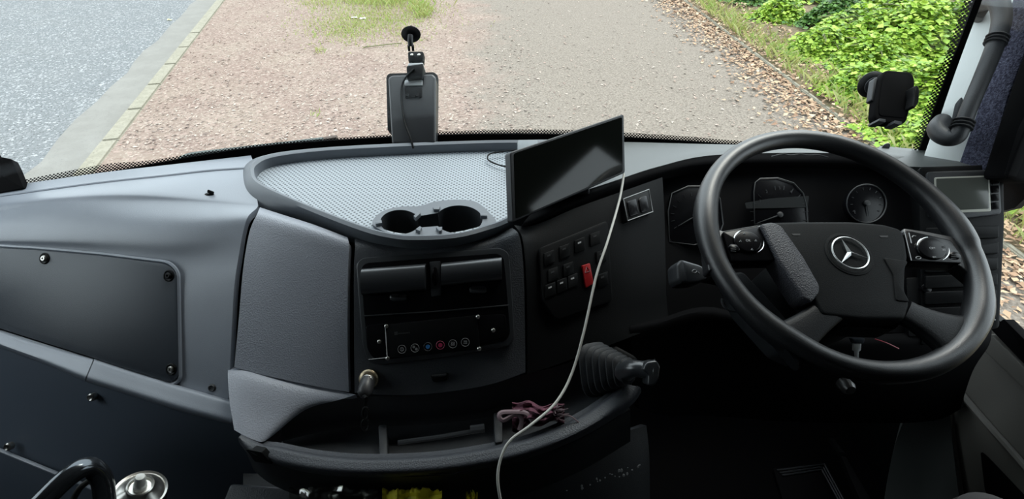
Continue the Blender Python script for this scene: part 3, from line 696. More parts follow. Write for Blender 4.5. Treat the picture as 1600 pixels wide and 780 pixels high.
for v_, (x, y) in ((v1, (623, 465)), (v2, (747, 453))):
    bm = B(); p = PF.pt(x, y, .007); lathe(bm, p-PF.u*.014, PF.u, [(.004, 0), (.006, .004), (.006, .024), (.004, .028)], 18); o = obj('thumb_wheel', bm, M_vent, v_)
    bm = B()
    for k in range(9): prism(bm, PF, [(x-12+k*2.8, y-4), (x-11+k*2.8, y-4), (x-11+k*2.8, y-1), (x-12+k*2.8, y-1)], .012, .0145)
    obj('wheel_ridges', bm, M_icond, v_)
bm = B(); prism(bm, PF, rnd([(671, 409), (688, 408), (689, 462), (674, 464)], 2), 0, .011, .002); mm = obj('vent_divider', bm, M_vent, DB)
bm = B(); lathe(bm, PF.pt(680, 432, .010), PF.n, [(.010, 0), (.009, .004), (.006, .0055)], 20, .55, 1.7); obj('oval_button', bm, M_gloss, mm)
bm = B(); tube(bm, [PF.pt(568, 494, .008), PF.pt(680, 487, .008), PF.pt(795, 477, .008)], .0012, 6); obj('divider_line', bm, M_dark, DB)
# heater control
bm = B(); prism(bm, PF, rnd([(571, 508), (640, 503), (760, 492), (790, 491), (794, 525), (740, 543), (640, 556), (582, 560), (573, 545)], 7), .006, .010, .002); hc = obj('heater_control', bm, M_gloss, DB)
bm = B(); prism(bm, PF, rnd([(601, 508), (745, 493), (750, 546), (605, 561)], 3), .008, .0125, .001); fp = obj('control_plate', bm, M_blk, DB)
bm = B(); tube(bm, [PF.pt(602, 512, .0128), PF.pt(605, 559, .0128)], .0008, 6); tube(bm, [PF.pt(605, 559, .0128), PF.pt(576, 562, .010)], .0006, 6); obj('plate_edge', bm, M_icon, fp)
for (x, y) in ((604, 510), (747, 495), (593, 534), (771, 516), (606, 560), (749, 545)):
    bm = B(); lathe(bm, PF.pt(x, y, .0115), PF.n, [(.0034, 0), (.0034, .002), (.002, .003)], 14); obj('screw', bm, M_steel, fp)
ic = [(628, 546, M_icon2), (648.5, 544, M_icon2), (668.5, 542, M_icond), (688, 539.5, M_pink), (707.5, 537.5, M_icon2), (727, 535, M_icon2)]
for i, (x, y, mt) in enumerate(ic):
    bm = B(); c = PF.pt(x, y, .0128)
    tube(bm, [c+PF.u*math.cos(a)*.0068+PF.v*math.sin(a)*.0068 for a in [k*math.pi/12 for k in range(24)]], .00045, 5, closed=True)
    bt = obj('touch_button', bm, mt, fp); bm = B()
    if i == 0: tube(bm, [c+PF.u*math.cos(a)*.003+PF.v*math.sin(a)*.003 for a in [k*math.pi/8 for k in range(16)]], .0004, 5, closed=True); tube(bm, [c+PF.v*.002, c-PF.v*.002], .0005, 5)
    elif i == 1:
        for a, b in ((-.0022, .0018), (.0022, -.0018)): lathe(bm, c+PF.u*a+PF.v*b, PF.n, [(.0022, -.0003), (.0022, .0004)], 10)
    elif i in (2, 3): lathe(bm, c, PF.n, [(.0036, -.0003), (.0036, .0005)], 14)
    elif i == 4:
        for a, b in ((-1, 1), (1, -1), (1, 1), (-1, -1)): tube(bm, [c+PF.u*(a*.0017+math.cos(q)*.0013)+PF.v*(b*.0017+math.sin(q)*.0013) for q in [k*math.pi/5 for k in range(10)]], .0003, 4, closed=True)
    else:
        for b in (-.002, 0, .002): tube(bm, [c-PF.u*.003+PF.v*b, c+PF.u*.003+PF.v*b], .0005, 5)
    obj('button_icon', bm, {2: M_blue, 3: M_pink}.get(i, M_icon2), bt)
bm = B(); prism(bm, PF, [(616, 519), (621, 518.5), (621.4, 523.5), (616.4, 524)], .0125, .0131); lg = obj('logo_square', bm, M_icond, fp)
bm = B()
for k in range(8): prism(bm, PF, [(622.5+k*2.3, 520.6-k*.18), (624+k*2.3, 520.4-k*.18), (624+k*2.3, 522.3-k*.18), (622.5+k*2.3, 522.5-k*.18)], .0125, .0131)
obj('logo_lettering', bm, M_icond, fp)
bm = B(); prism(bm, PF, rnd([(672, 586), (700, 583), (698, 596), (676, 598)], 4), -.004, .004, .002); bc = obj('release_catch', bm, M_blk, DB)
bm = B(); prism(bm, PF, rnd([(674, 586), (698, 584), (697, 588), (676, 590)], 2), .003, .006, .001); obj('catch_lip', bm, M_dark, bc)

# tray on top of the console
ZR, ZF = .945, .924
L1p = [(388, 270), (400, 292), (470, 324), (560, 359), (610, 372), (650, 375), (710, 372), (760, 360), (802, 343), (872, 295), (890, 250), (880, 221), (800, 219), (700, 221), (600, 225), (500, 231), (425, 240), (395, 253)]
L2p = [(397, 269), (410, 287), (475, 317), (560, 350), (612, 365), (650, 368), (710, 365), (757, 353), (795, 337), (862, 292), (880, 250), (870, 226), (800, 223), (700, 225.5), (600, 230), (500, 236), (430, 245), (403, 256)]
L0p = [(374, 282), (392, 322), (470, 341), (560, 374), (605, 384), (650, 388), (715, 385), (768, 374), (808, 354), (885, 300), (905, 250), (895, 226), (800, 224), (700, 226), (600, 230), (500, 238), (420, 247), (384, 259)]
N_ = 8
l0 = cat([at_z(x, y, .918) for x, y in L0p], N_, True); l1 = cat([at_z(x, y, ZR) for x, y in L1p], N_, True); l2 = cat([at_z(x, y, ZR) for x, y in L2p], N_, True)
l3 = [V((p.x, p.y, ZF-.002)) for p in l2]; l4 = [V((p.x, p.y, .905)) for p in l2]; lb = [V((p.x, p.y, .905)) for p in l0]
lm = [(a*.5+b*.5)+V((0, 0, .004)) for a, b in zip(l0, l1)]; lt = [(a*.5+b*.5)+V((0, 0, .0035)) for a, b in zip(l1, l2)]
bm = B(); rings = [[bm.verts.new(p) for p in L_] for L_ in (lb, l0, lm, l1, lt, l2, l4)]; n_ = len(l0)
for A_, B_ in zip(rings, rings[1:]+rings[:1]):
    for k in range(n_): bm.faces.new((A_[k], A_[(k+1) % n_], B_[(k+1) % n_], B_[k]))
bmesh.ops.recalc_face_normals(bm, faces=bm.faces); tr = obj('tray_rim', bm, M_tray, DB, ang=50)
la = [(625+31*math.cos(a), 347+19*math.sin(a)) for a in [math.radians(q) for q in range(28, 333, 8)]]
ra = [(717+37*math.cos(a), 343+22*math.sin(a)) for a in [math.radians(q) for q in list(range(208, 361, 8))+list(range(8, 153, 8))]]
cut = la + ra
ctr = V((675, 345))
cutw = [at_z(x, y, .931) for x, y in cut]
plat = cat([V((*p, 0)) for p in [(582, 350), (596, 331), (625, 323), (655, 322), (680, 315), (715, 312), (745, 316), (766, 334), (775, 347), (756, 354), (710, 366), (650, 369), (612, 366)]], 5, True)
platw = [at_z(p.x, p.y, .931) for p in plat]
bm = B(); holed(bm, [platw, cutw], vec=V((0, 0, -.01))); obj('cup_holder_surround', bm, M_tray, tr)
bm = B(); pin = cat([V((*p, 0)) for p in [(588, 351), (600, 335), (625, 327), (657, 326), (682, 319), (715, 315), (743, 319), (762, 336), (768, 346), (756, 352), (710, 363), (650, 366), (612, 362)]], 5, True)
inset = [V((p.x, p.y, ZF)) for p in l2]
holed(bm, [inset, [at_z(p.x, p.y, ZF) for p in pin]], vec=V((0, 0, -.008))); obj('tray_liner', bm, M_liner, tr)
# cups: wall and floor
cc_ = sum(cutw, V((0, 0, 0)))/len(cutw); bm = B(); lv = []
for (z, k) in ((.9305, 1.0), (.90, .985), (.868, .96), (.865, .93)):
    lv.append([bm.verts.new(V((cc_.x+(p.x-cc_.x)*k, cc_.y+(p.y-cc_.y)*k, z))) for p in cutw])
lo_ = [bm.verts.new(V((cc_.x+(p.x-cc_.x)*1.03, cc_.y+(p.y-cc_.y)*1.03, z))) for p in cutw for z in (.86,)]
up_ = [bm.verts.new(V((cc_.x+(p.x-cc_.x)*1.03, cc_.y+(p.y-cc_.y)*1.03, .925))) for p in cutw]
seq = [up_, lo_]; n_ = len(cutw)
for A_, B_ in zip(lv, lv[1:]):
    for k in range(n_): bm.faces.new((A_[k], A_[(k+1) % n_], B_[(k+1) % n_], B_[k]))
bm.faces.new(lv[-1]); bm.faces.new(lo_)
for k in range(n_): bm.faces.new((up_[k], up_[(k+1) % n_], lo_[(k+1) % n_], lo_[k])); bm.faces.new((up_[k], up_[(k+1) % n_], lv[0][(k+1) % n_], lv[0][k]))
bmesh.ops.recalc_face_normals(bm, faces=bm.faces); obj('cup_holder', bm, M_dark, tr)
PT = PlZ(.931)
for pts in ([(586, 346), (596, 343), (597, 348), (587, 350)], [(646, 337), (656, 329), (657, 333), (649, 340)], [(676, 324), (688, 322), (686, 327), (678, 327)], [(750, 333), (761, 333), (761, 337), (751, 337)], [(649, 358), (656, 353), (659, 355), (656, 361)], [(681, 355), (691, 354), (690, 360), (686, 361)]):
    bm = B(); prism(bm, PT, pts, -.002, .006, .001); obj('cup_clip', bm, M_tray, tr)
bm = B(); lathe(bm, at_z(709, 351, .867), (0, 0, 1), [(.0118, 0), (.0118, .0022), (.010, .0025), (.0098, .0018)], 28)
tag(obj('coin', bm, M_coin), 'golden coin lying in the right cup holder', 'coin')

# driver side top and hood
rows = [[(880, 222, 1.185), (977, 222, 1.18), (1060, 224, 1.175), (1150, 226, 1.165), (1300, 228, 1.15), (1400, 234, 1.14), (1480, 244, 1.12)],
        [(890, 250, 1.11), (977, 238, 1.13), (1060, 232, 1.145), (1150, 230, 1.145), (1300, 232, 1.135), (1400, 239, 1.12), (1470, 252, 1.10)],
        [(870, 290, 1.00), (960, 268, 1.04), (1040, 248, 1.085), (1130, 236, 1.115), (1300, 235, 1.12), (1400, 243, 1.10), (1460, 256, 1.085)],
        [(840, 322, .93), (950, 286, .985), (1030, 260, 1.045), (1120, 242, 1.095), (1300, 239, 1.10), (1395, 248, 1.09), (1450, 260, 1.08)]]
rim_rows = [[(840, 323, .93), (950, 287, .985), (1030, 261, 1.045), (1120, 243, 1.095), (1300, 240, 1.10), (1395, 249, 1.09), (1450, 261, 1.08)],
        [(818, 348, .885), (940, 300, .965), (1025, 272, 1.035), (1120, 256, 1.085), (1300, 255, 1.09), (1395, 262, 1.08), (1445, 270, 1.075)],
        [(820, 354, .885), (945, 308, .975), (1030, 282, 1.05), (1120, 268, 1.12), (1300, 268, 1.13), (1390, 274, 1.11), (1440, 282, 1.09)]]
bm = B(); patch(bm, rim_rows, 6, 5, .006); obj('instrument_hood', bm, M_matte, DB)
bm = B(); patch(bm, rows, 6, 5, .012); obj('driver_top', bm, M_dtop, DB)
# switch face from console round to the instruments
PS = Pl3((830, 420, .872), (1000, 360, .955), (920, 520, .875))
rows = [[(803, 352, .885), (835, 352, .895), (900, 325, .93), (970, 300, .975), (1035, 277, 1.04)],
        [(816, 372, .868), (840, 380, .882), (905, 370, .915), (975, 350, .955), (1038, 330, 1.02)],
        [(822, 430, .862), (845, 430, .873), (910, 425, .902), (980, 420, .94), (1040, 410, 1.0)],
        [(824, 500, .858), (850, 500, .867), (915, 495, .892), (985, 485, .925), (1042, 470, .98)],
        [(824, 585, .852), (855, 575, .86), (925, 550, .885), (990, 525, .91), (1045, 505, .96)]]
bm = B(); patch(bm, rows, 6, 6, .012); obj('switch_face', bm, M_blk, DB)
PS = Pl3((845, 430, .868), (980, 420, .935), (915, 495, .887))
bm = B(); prism(bm, PS, rnd([(842, 388), (950, 344), (958, 470), (870, 500), (848, 470)], 8), -.01, .003, .002); sp = obj('switch_panel', bm, M_blk, DB)
sw = [(858, 402), (882, 392), (906, 382), (930, 372), (860, 452), (878, 445), (895, 438), (864, 428), (888, 420), (940, 400), (942, 436)]
for i, (x, y) in enumerate(sw):
    bm = B(); prism(bm, PS, rnd([(x-8, y-6), (x+8, y-12), (x+9, y+8), (x-7, y+14)], 2), .002, .006, .0012); s_ = obj('rocker_switch', bm, M_blk, sp)
    bm = B(); prism(bm, PS, [(x-3, y-3), (x+2, y-5), (x+2, y-2.5), (x-3, y-.5)], .0058, .0066); obj('switch_symbol', bm, M_icon if i in (2, 4, 5, 6) else M_icond, s_)
bm = B(); prism(bm, PS, rnd([(910, 415), (922, 411), (928, 443), (916, 450)], 2), .002, .008, .0015); hz = obj('hazard_switch', bm, M_red, sp); hz['label'] = 'red hazard light switch'
bm = B(); tri = [PS.pt(917, 417, .0085), PS.pt(922, 424, .0085), PS.pt(914, 426, .0085)]; tube(bm, tri, .0005, 5, closed=True); obj('triangle_symbol', bm, M_icon, hz)
PQ = Pl3((975, 310, .968), (1035, 300, 1.025), (985, 345, .955))
bm = B(); prism(bm, PQ, rnd([(973, 311), (1015, 296), (1021, 332), (980, 346)], 2), -.01, .006, .002); fr = obj('framed_switch', bm, M_blk, DB)
bm = B(); tube(bm, [PQ.pt(x, y, .006) for x, y in ((974, 311), (1014, 296), (1020, 331), (981, 345))], .0011, 6, closed=True); obj('switch_frame', bm, M_icon, fr)
bm = B(); prism(bm, PQ, rnd([(980, 315), (994, 310), (999, 334), (985, 338)], 2), .004, .009, .002); prism(bm, PQ, rnd([(998, 309), (1011, 304), (1015, 328), (1002, 333)], 5), .004, .009, .002); obj('switch_cap', bm, M_gloss, fr)
# instrument cluster, set back under the hood
PI = Pl3((1040, 300, 1.085), (1440, 300, 1.085), (1240, 480, 1.015))
rows = [[(1036, 262, 1.11), (1130, 252, 1.125), (1240, 250, 1.12), (1340, 254, 1.115), (1446, 270, 1.09)],
        [(1038, 330, 1.05), (1130, 330, 1.07), (1240, 330, 1.07), (1340, 330, 1.07), (1446, 330, 1.05)],
        [(1040, 420, 1.0), (1130, 420, 1.03), (1240, 420, 1.035), (1340, 420, 1.03), (1444, 420, 1.01)],
        [(1044, 510, .965), (1130, 510, .99), (1240, 520, .995), (1340, 520, .99), (1440, 520, .985)]]
bm = B(); patch(bm, rows, 6, 6, .012); ip = obj('instrument_panel', bm, M_matte, DB)
PI = Pl3((1060, 330, 1.045), (1420, 330, 1.045), (1240, 420, 1.015))
def gauge(px_out, cx, cy, r, needle, name='gauge', ticks=14, a0=150, a1=390):
    bm = B(); prism(bm, PI, px_out, -.01, .004, .002); g = obj(name, bm, M_gloss, ip)
    bm = B(); tube(bm, [PI.pt(x, y, .006) for x, y in px_out], .0012, 5, closed=True); obj('gauge_bezel', bm, M_icond, g)
    bm = B()
    for k in range(ticks):
        a = math.radians(a0+(a1-a0)*k/(ticks-1)); x1, y1 = cx+r*math.cos(a), cy+r*math.sin(a); x2, y2 = cx+r*.86*math.cos(a), cy+r*.86*math.sin(a)
        tube(bm, [PI.pt(x1, y1, .0055), PI.pt(x2, y2, .0055)], .0006, 4)
    obj('gauge_ticks', bm, M_icond, g)
    bm = B(); tube(bm, [PI.pt(cx, cy, .007), PI.pt(cx+r*.8*math.cos(math.radians(needle)), cy+r*.8*math.sin(math.radians(needle)), .007)], lambda q: .0016*(1-q*.7), 6)
    lathe(bm, PI.pt(cx, cy, .005), PI.n, [(.006, 0), (.006, .004), (.003, .005)], 16); obj('gauge_needle', bm, M_icond, g)
    return g
g1 = gauge([(1179, 350), (1178, 300), (1180, 285), (1188, 279), (1215, 278), (1240, 286), (1255, 302), (1261, 325), (1263, 352)], 1218, 336, 46, 160)
bm = B(); prism(bm, PI, rnd([(1164, 317), (1205, 310), (1264, 306), (1262, 324), (1166, 326)], 2), .0045, .0056); obj('information_display', bm, mat('information_lcd', (.018, .02, .021), .4, spec=.2), ip)
gauge(ell(1354, 318, 31, 30, 36), 1354, 318, 25, 80, ticks=10)
gauge([(1046, 378), (1044, 330), (1050, 302), (1075, 291), (1108, 290), (1125, 310), (1130, 350), (1122, 372), (1085, 383)], 1086, 338, 38, 150)
bm = B(); text('0', PI, 1356, 318, .012, M_icon, ip, .006, name='gauge_numeral')
text('E', PI, 1336, 332, .008, M_icond, ip, .006, name='gauge_numeral')
for tx, x, y in (('2', 1198, 300), ('3', 1218, 294), ('4', 1236, 300), ('1', 1188, 314)): text(tx, PI, x, y, .009, M_icond, ip, .006, name='gauge_numeral')
bm = B(); tube(bm, cat([at_d(1205, 245, 1.07), at_d(1222, 241, 1.07), at_d(1236, 242.5, 1.07), at_d(1250, 241, 1.07), at_d(1264, 242.5, 1.07), at_d(1278, 242, 1.07), at_d(1294, 246, 1.07)], 6), .0016, 6); obj('hood_highlight', bm, M_dark, DB)  # wavy highlight on the hood edge, modelled as a thin paler tube
# right pod
PPD = Pl3((1450, 262, 1.035), (1566, 262, 1.0), (1500, 480, .965))
rows = [[(1375, 228, 1.17), (1440, 234, 1.155), (1500, 243, 1.12), (1535, 250, 1.09), (1572, 256, 1.06)],
        [(1370, 240, 1.12), (1440, 246, 1.09), (1500, 252, 1.06), (1535, 255, 1.045), (1572, 258, 1.03)],
        [(1390, 258, 1.07), (1440, 261, 1.05), (1500, 259, 1.035), (1535, 258, 1.025), (1570, 260, 1.01)]]
bm = B(); patch(bm, rows, 5, 5, .012); obj('pod_top', bm, M_dtop, DB)
bm = B(); prism(bm, PPD, rnd([(1436, 262), (1560, 256), (1568, 262), (1570, 345), (1562, 512), (1440, 540)], 5), -.06, 0, .005); pod = obj('side_pod', bm, M_blk, DB)
bm = B(); prism(bm, PPD, rnd([(1448, 268), (1562, 264), (1566, 334), (1500, 342), (1452, 340)], 6), -.005, .006, .003); pb = obj('display_bezel', bm, M_dark, pod)
bm = B(); prism(bm, PPD, rnd([(1460, 277), (1546, 274), (1549, 330), (1462, 334)], 3), .004, .0075, .001); ps_ = obj('display_frame', bm, M_lcdrim, pb)
bm = B(); prism(bm, PPD, rnd([(1463, 279), (1544, 276.5), (1546, 326), (1465, 329)], 2), .006, .0082, .0005); obj('display_screen', bm, M_lcd, pb)
bm = B()
for k in range(4): prism(bm, PPD, rnd([(1550, 277+k*13), (1561, 276.5+k*13), (1562, 287+k*13), (1551, 288+k*13)], 1.5), .004, .009, .001)
obj('display_buttons', bm, M_gloss, pb)
for k in range(6):
    y = 352+k*25; bm = B(); prism(bm, PPD, rnd([(1446, y+4), (1562-k*.8, y), (1562-k*.8, y+19), (1446, y+24)], 3), -.004, .007, .003); sl = obj('storage_slot', bm, M_blk, pod)
bm = B(); prism(bm, PPD, [(1546, 499), (1556, 499), (1556, 500.5), (1546, 500.5)], .004, .0085); obj('slot_mark', bm, M_icon, pod)
# radio behind the wheel
PRd = Pl3((1415, 450, 1.005), (1520, 450, .985), (1460, 520, .97))
bm = B(); prism(bm, PRd, rnd([(1416, 434), (1512, 430), (1514, 472), (1418, 476)], 3), -.03, .006, .002); rd = obj('radio', bm, M_blk, DB)
bm = B(); prism(bm, PRd, rnd([(1458, 443), (1504, 441), (1504, 456), (1459, 458)], 1.5), .005, .0075); obj('radio_display', bm, mat('radio_lcd', (.05, .05, .03), .3), rd)
bm = B(); lathe(bm, PRd.pt(1443, 453, .005), PRd.n, [(.010, 0), (.009, .010), (.007, .011)], 20); obj('radio_knob', bm, M_gloss, rd)
bm = B(); prism(bm, PRd, rnd([(1418, 488), (1510, 482), (1512, 520), (1420, 526)], 3), -.03, .004, .002); obj('storage_box', bm, M_blk, DB)
# knee panel
rows = [[(985, 508, .915), (1030, 498, .945), (1115, 480, .97), (1250, 520, .985), (1440, 520, .98), (1550, 515, 1.0)],
        [(985, 525, .91), (1030, 515, .93), (1115, 500, .95), (1250, 540, .97), (1440, 545, .975), (1545, 540, .99)],
        [(990, 580, .94), (1040, 580, .98), (1115, 580, 1.02), (1250, 600, 1.05), (1440, 600, 1.05), (1520, 580, 1.03)],
        [(1000, 640, 1.0), (1040, 650, 1.08), (1115, 650, 1.15), (1250, 660, 1.2), (1440, 660, 1.15), (1500, 640, 1.08)]]
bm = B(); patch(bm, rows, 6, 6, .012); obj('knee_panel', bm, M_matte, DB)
# column shroud
WC = EYE+RT*.536+UP*.0145+FW*.82; WNn = (RT*.055+UP*.49-FW*.87).normalized()
PW = Pl(WC, WNn)
bm = B(); c0 = PW.pt(1330, 420, -.03); ax = -WNn
lathe(bm, c0, ax, [(.05, 0), (.062, .02), (.085, .06), (.10, .12), (.10, .26), (.06, .27)], 32, 1.0, .85); ss = obj('column_shroud', bm, M_blk, DB)
bm = B(); prism(bm, PW, rnd([(1140, 428), (1160, 424), (1190, 455), (1230, 500), (1260, 560), (1225, 545), (1165, 480)], 8), -.10, -.05, .006); obj('shroud_side', bm, M_dark, ss)
bm = B(); tube(bm, [PW.pt(x, y, -.06) for x, y in ell(1150, 470, 22, 17, 14, 80, 190)], .002, 6); obj('lock_ring', bm, M_dark, ss)

# lower shelf
ZS = .655
rows = [[(357, 574, .888), (385, 574, .88), (440, 590, .872), (500, 604, .866), (556, 617, .862)],
        [(356, 588, .862), (382, 590, .856), (430, 604, .852), (480, 618, .852), (530, 625, .856)],
        [(359, 630, .835), (378, 638, .83), (410, 648, .83), (445, 650, .835), (478, 640, .85)],
        [(366, 672, .812), (380, 680, .808), (398, 688, .808), (412, 690, .812), (430, 678, .83)]]
bm = B(); patch(bm, rows, 6, 6, .016); sh = obj('shelf_cheek', bm, M_grain, DB)
lip_out = [(372, 685), (392, 707), (430, 722), (480, 733), (540, 739), (600, 740), (680, 736), (760, 725), (830, 708), (890, 685), (940, 658), (985, 625), (1000, 605)]
lip_in = [(378, 678), (410, 694), (440, 699), (490, 709), (545, 715), (600, 716), (680, 712), (755, 701), (820, 687), (870, 668), (915, 645), (955, 617), (975, 600)]
do = [.80, .79, .782, .775, .77, .768, .768, .77, .775, .785, .80, .82, .83]; di = [.815, .805, .80, .795, .79, .788, .788, .79, .795, .805, .82, .835, .845]
r_ = [[(x, y, d) for (x, y), d in zip(lip_in, di)]]
r0 = [(x, y+2, d+.055) for x, y, d in r_[0]]
rm = [((a[0]+b[0])/2, (a[1]+b[1])/2, (c+d)/2-.006) for a, b, c, d in zip(lip_in, lip_out, di, do)]
ro = [(x, y, d) for (x, y), d in zip(lip_out, do)]; ru = [(x+2, y+8, d+.02) for x, y, d in ro]
bm = B(); patch(bm, [r0, r_[0], rm, ro, ru], 4, 4, .006); obj('shelf_lip', bm, M_shelf, DB)
# shelf back wall, floor
wall_t = [(440, 640), (500, 617), (556, 619), (620, 619), (690, 614), (760, 603), (825, 584), (880, 570), (940, 545)]
wall_b = [(440, 690), (500, 676), (556, 668), (620, 666), (690, 662), (760, 652), (825, 638), (880, 622), (940, 600)]
fl_f = [(440, 706), (500, 716), (556, 724), (620, 724), (690, 720), (760, 708), (825, 692), (880, 672), (940, 640)]
bm = B(); patch(bm, [[(x, y, .875) for x, y in wall_t], [(x, (y+y2)/2, .885) for (x, y), (x2, y2) in zip(wall_t, wall_b)], [(x, y, .90) for x, y in wall_b], [(x, (y+y2)/2, .868) for (x, y), (x2, y2) in zip(wall_b, fl_f)], [(x, y, .835) for x, y in fl_f]], 5, 4, .008)
obj('shelf_tray', bm, M_dark, DB)
for (x, y0, y1, d) in ((599, 664, 712, .82), (779, 645, 690, .82)):
    bm = B(); pl = Pl3((x, y0, d+.045), (x+20, y0, d+.045), (x, y1, d-.02)); prism(bm, pl, rnd([(x-8, y0), (x+5, y0-1), (x+7, y1), (x-6, y1+2)], 3), -.035, 0, .003); obj('shelf_divider', bm, M_dark, DB)
# underside with the latch
rows = [[(376, 690, .805), (420, 722, .79), (500, 740, .785), (600, 745, .78), (700, 742, .78), (800, 724, .79), (900, 690, .80), (985, 640, .84)],
        [(388, 715, .825), (425, 745, .82), (500, 765, .82), (600, 775, .83), (700, 770, .83), (800, 750, .84), (900, 710, .85), (985, 660, .87)],
        [(396, 735, .85), (430, 760, .86), (500, 785, .88), (600, 800, .90), (700, 800, .90), (800, 780, .90), (900, 740, .90), (985, 690, .90)]]
bm = B(); patch(bm, rows, 5, 4, .008); us = obj('shelf_underside', bm, M_dark, DB)
PL_ = Pl3((390, 705, .803), (425, 730, .80), (395, 735, .83))
bm = B(); prism(bm, PL_, rnd([(383, 702), (408, 707), (425, 726), (398, 722)], 2), -.004, .006, .001); obj('latch', bm, M_blk, us)
bm = B(); tube(bm, [at_d(656+i*9, 733+ (7.5 if 1 < i < 7 else 5 if 0 < i < 8 else 0), .775) for i in range(9)], .0013, 6); obj('ashtray_edge', bm, M_dark, us)

# ---------------------------------------------------------------- steering wheel
u_, v_ = PW.u, PW.v
Mw = Matrix(((u_.x, v_.x, PW.n.x, WC.x), (u_.y, v_.y, PW.n.y, WC.y), (u_.z, v_.z, PW.n.z, WC.z), (0, 0, 0, 1)))
SW = thing('steering_wheel', 'large black four-spoke steering wheel in front of the instruments', 'steering wheel', WC, M=Mw)
bm = B(); R0 = .2185; n1, n2 = 120, 20; rr_ = []
for i in range(n1):
    a = 2*math.pi*i/n1; c = math.cos(a); s = math.sin(a); row = []
    dg_ = math.degrees(a); fat = .0163+.0032*(math.exp(-((dg_-8)/15)**2)+math.exp(-((dg_-326)/13)**2)+math.exp(-((dg_-170)/15)**2)+math.exp(-((dg_-232)/13)**2))
    for k in range(n2):
        b_ = 2*math.pi*k/n2; row.append(bm.verts.new(WC+(u_*c+v_*s)*(R0+fat*math.cos(b_))+PW.n*fat*1.08*math.sin(b_)))
    rr_.append(row)
for i in range(n1):
    for k in range(n2): bm.faces.new((rr_[i][k], rr_[(i+1) % n1][k], rr_[(i+1) % n1][(k+1) % n2], rr_[i][(k+1) % n2]))
bmesh.ops.recalc_face_normals(bm, faces=bm.faces); obj('rim', bm, M_wheel, SW)
pad = [(1192, 352), (1208, 346), (1250, 345), (1330, 345), (1380, 349), (1409, 357), (1416, 372), (1421, 405), (1414, 418), (1413, 455), (1424, 474), (1416, 500), (1350, 500), (1284, 493), (1272, 470), (1240, 420)]
bm = B(); prism(bm, PW, rnd(pad, 8), -.035, .012, .007, 4); hub = obj('hub_pad', bm, M_hub, SW)
bm = B(); prism(bm, PW, rnd([(1298, 498), (1412, 500), (1400, 515), (1310, 512)], 6), -.05, -.012, .004); obj('hub_base', bm, M_blk, SW)
# grained strip of the left spoke
bm = B(); prism(bm, PW, rnd([(1188, 350), (1207, 346), (1222, 352), (1256, 400), (1282, 446), (1281, 458), (1268, 473), (1256, 466), (1238, 440), (1215, 404)], 5), -.02, .016, .005, 3); obj('spoke_trim', bm, M_spoke, SW)
bm = B(); prism(bm, PW, rnd([(1380, 402), (1420, 408), (1414, 418), (1413, 455), (1422, 472), (1400, 470), (1396, 430)], 5), -.0, .0135, .003, 3); obj('spoke_trim', bm, M_hub, SW)
# upper spokes under the buttons
for pts in ([(1100, 352), (1135, 362), (1195, 350), (1216, 408), (1150, 410), (1108, 425)], [(1410, 356), (1450, 362), (1500, 372), (1530, 370), (1530, 440), (1498, 414), (1418, 408)]):
    bm = B(); prism(bm, PW, rnd(pts, 7), -.02, .003, .004, 3); obj('spoke', bm, M_wheel, SW)
# lower spokes
bm = B()
def spoke(px0, px1, w0, w1, o0, o1):
    a, b = V(px0), V(px1); d = (b-a).normalized(); nn = V((-d.y, d.x)); bm = B(); secs = []
    for i in range(9):
        t = i/8; c = a.lerp(b, t); wd = w0+(w1-w0)*t**2; hh = o0+(o1-o0)*t; row = []
        for k in range(16):
            q = 2*math.pi*k/16; sx_ = math.copysign(abs(math.cos(q))**.6, math.cos(q)); sy_ = math.copysign(abs(math.sin(q))**.6, math.sin(q))
            p2 = c+nn*wd*sx_; row.append(bm.verts.new(PW.pt(p2.x, p2.y, 0)+PW.n*(hh+.011*sy_-.004)))
        secs.append(row)
    for A_, B_ in zip(secs, secs[1:]):
        for k in range(16): bm.faces.new((A_[k], A_[(k+1) % 16], B_[(k+1) % 16], B_[k]))
    bm.faces.new(secs[0]); bm.faces.new(secs[-1][::-1]); bmesh.ops.recalc_face_normals(bm, faces=bm.faces); return obj('spoke', bm, M_wspoke, SW, ang=60)
spoke((1300, 482), (1222, 545), 24, 42, .004, 0)
spoke((1412, 488), (1500, 530), 17, 40, .004, 0)
def pod_(pts, cx, cy, rx, ry, sx_, sy_, seam):
    bm = B(); prism(bm, PW, rnd(pts, 3), -.01, .010, .002); p = obj('button_panel', bm, M_gloss, SW)
    bm = B(); prism(bm, PW, ell(cx, cy, rx, ry, 30, rot=18), .008, .014, .0025, 3); k = obj('control_pad', bm, M_gloss, p)
    bm = B(); tube(bm, [PW.pt(x, y, .0125) for x, y in ell(cx, cy, rx+.5, ry+.5, 12, 150, 240, rot=18)], lambda q: 0.0003+.0008*math.sin(q*math.pi), 6); obj('chrome_edge', bm, M_chrome, k)
    bm = B(); tube(bm, [PW.pt(x, y, .0125) for x, y in ell(cx, cy, rx+3, ry+3, 10, -25, 40, rot=18)], lambda q: .0002+.0005*math.sin(q*math.pi), 6); obj('chrome_edge', bm, M_chrome, k)
    bm = B(); lathe(bm, PW.pt(sx_, sy_, .008), PW.n, [(.0085, 0), (.0085, .004), (.006, .0055)], 20, 1.1, .8); s2 = obj('round_button', bm, M_gloss, p)
    bm = B()
    for q in range(3): tube(bm, [PW.pt(sx_-4, sy_-3+q*3, .0138), PW.pt(sx_+4, sy_-2.4+q*3, .0138)], .0004, 4)
    obj('button_symbol', bm, M_icon, s2)
    return p, k
pL, kL = pod_([(1129, 362), (1185, 352), (1190, 356), (1215, 404), (1206, 407), (1143, 408)], 1169, 377, 22, 16, 1146, 389, 0)
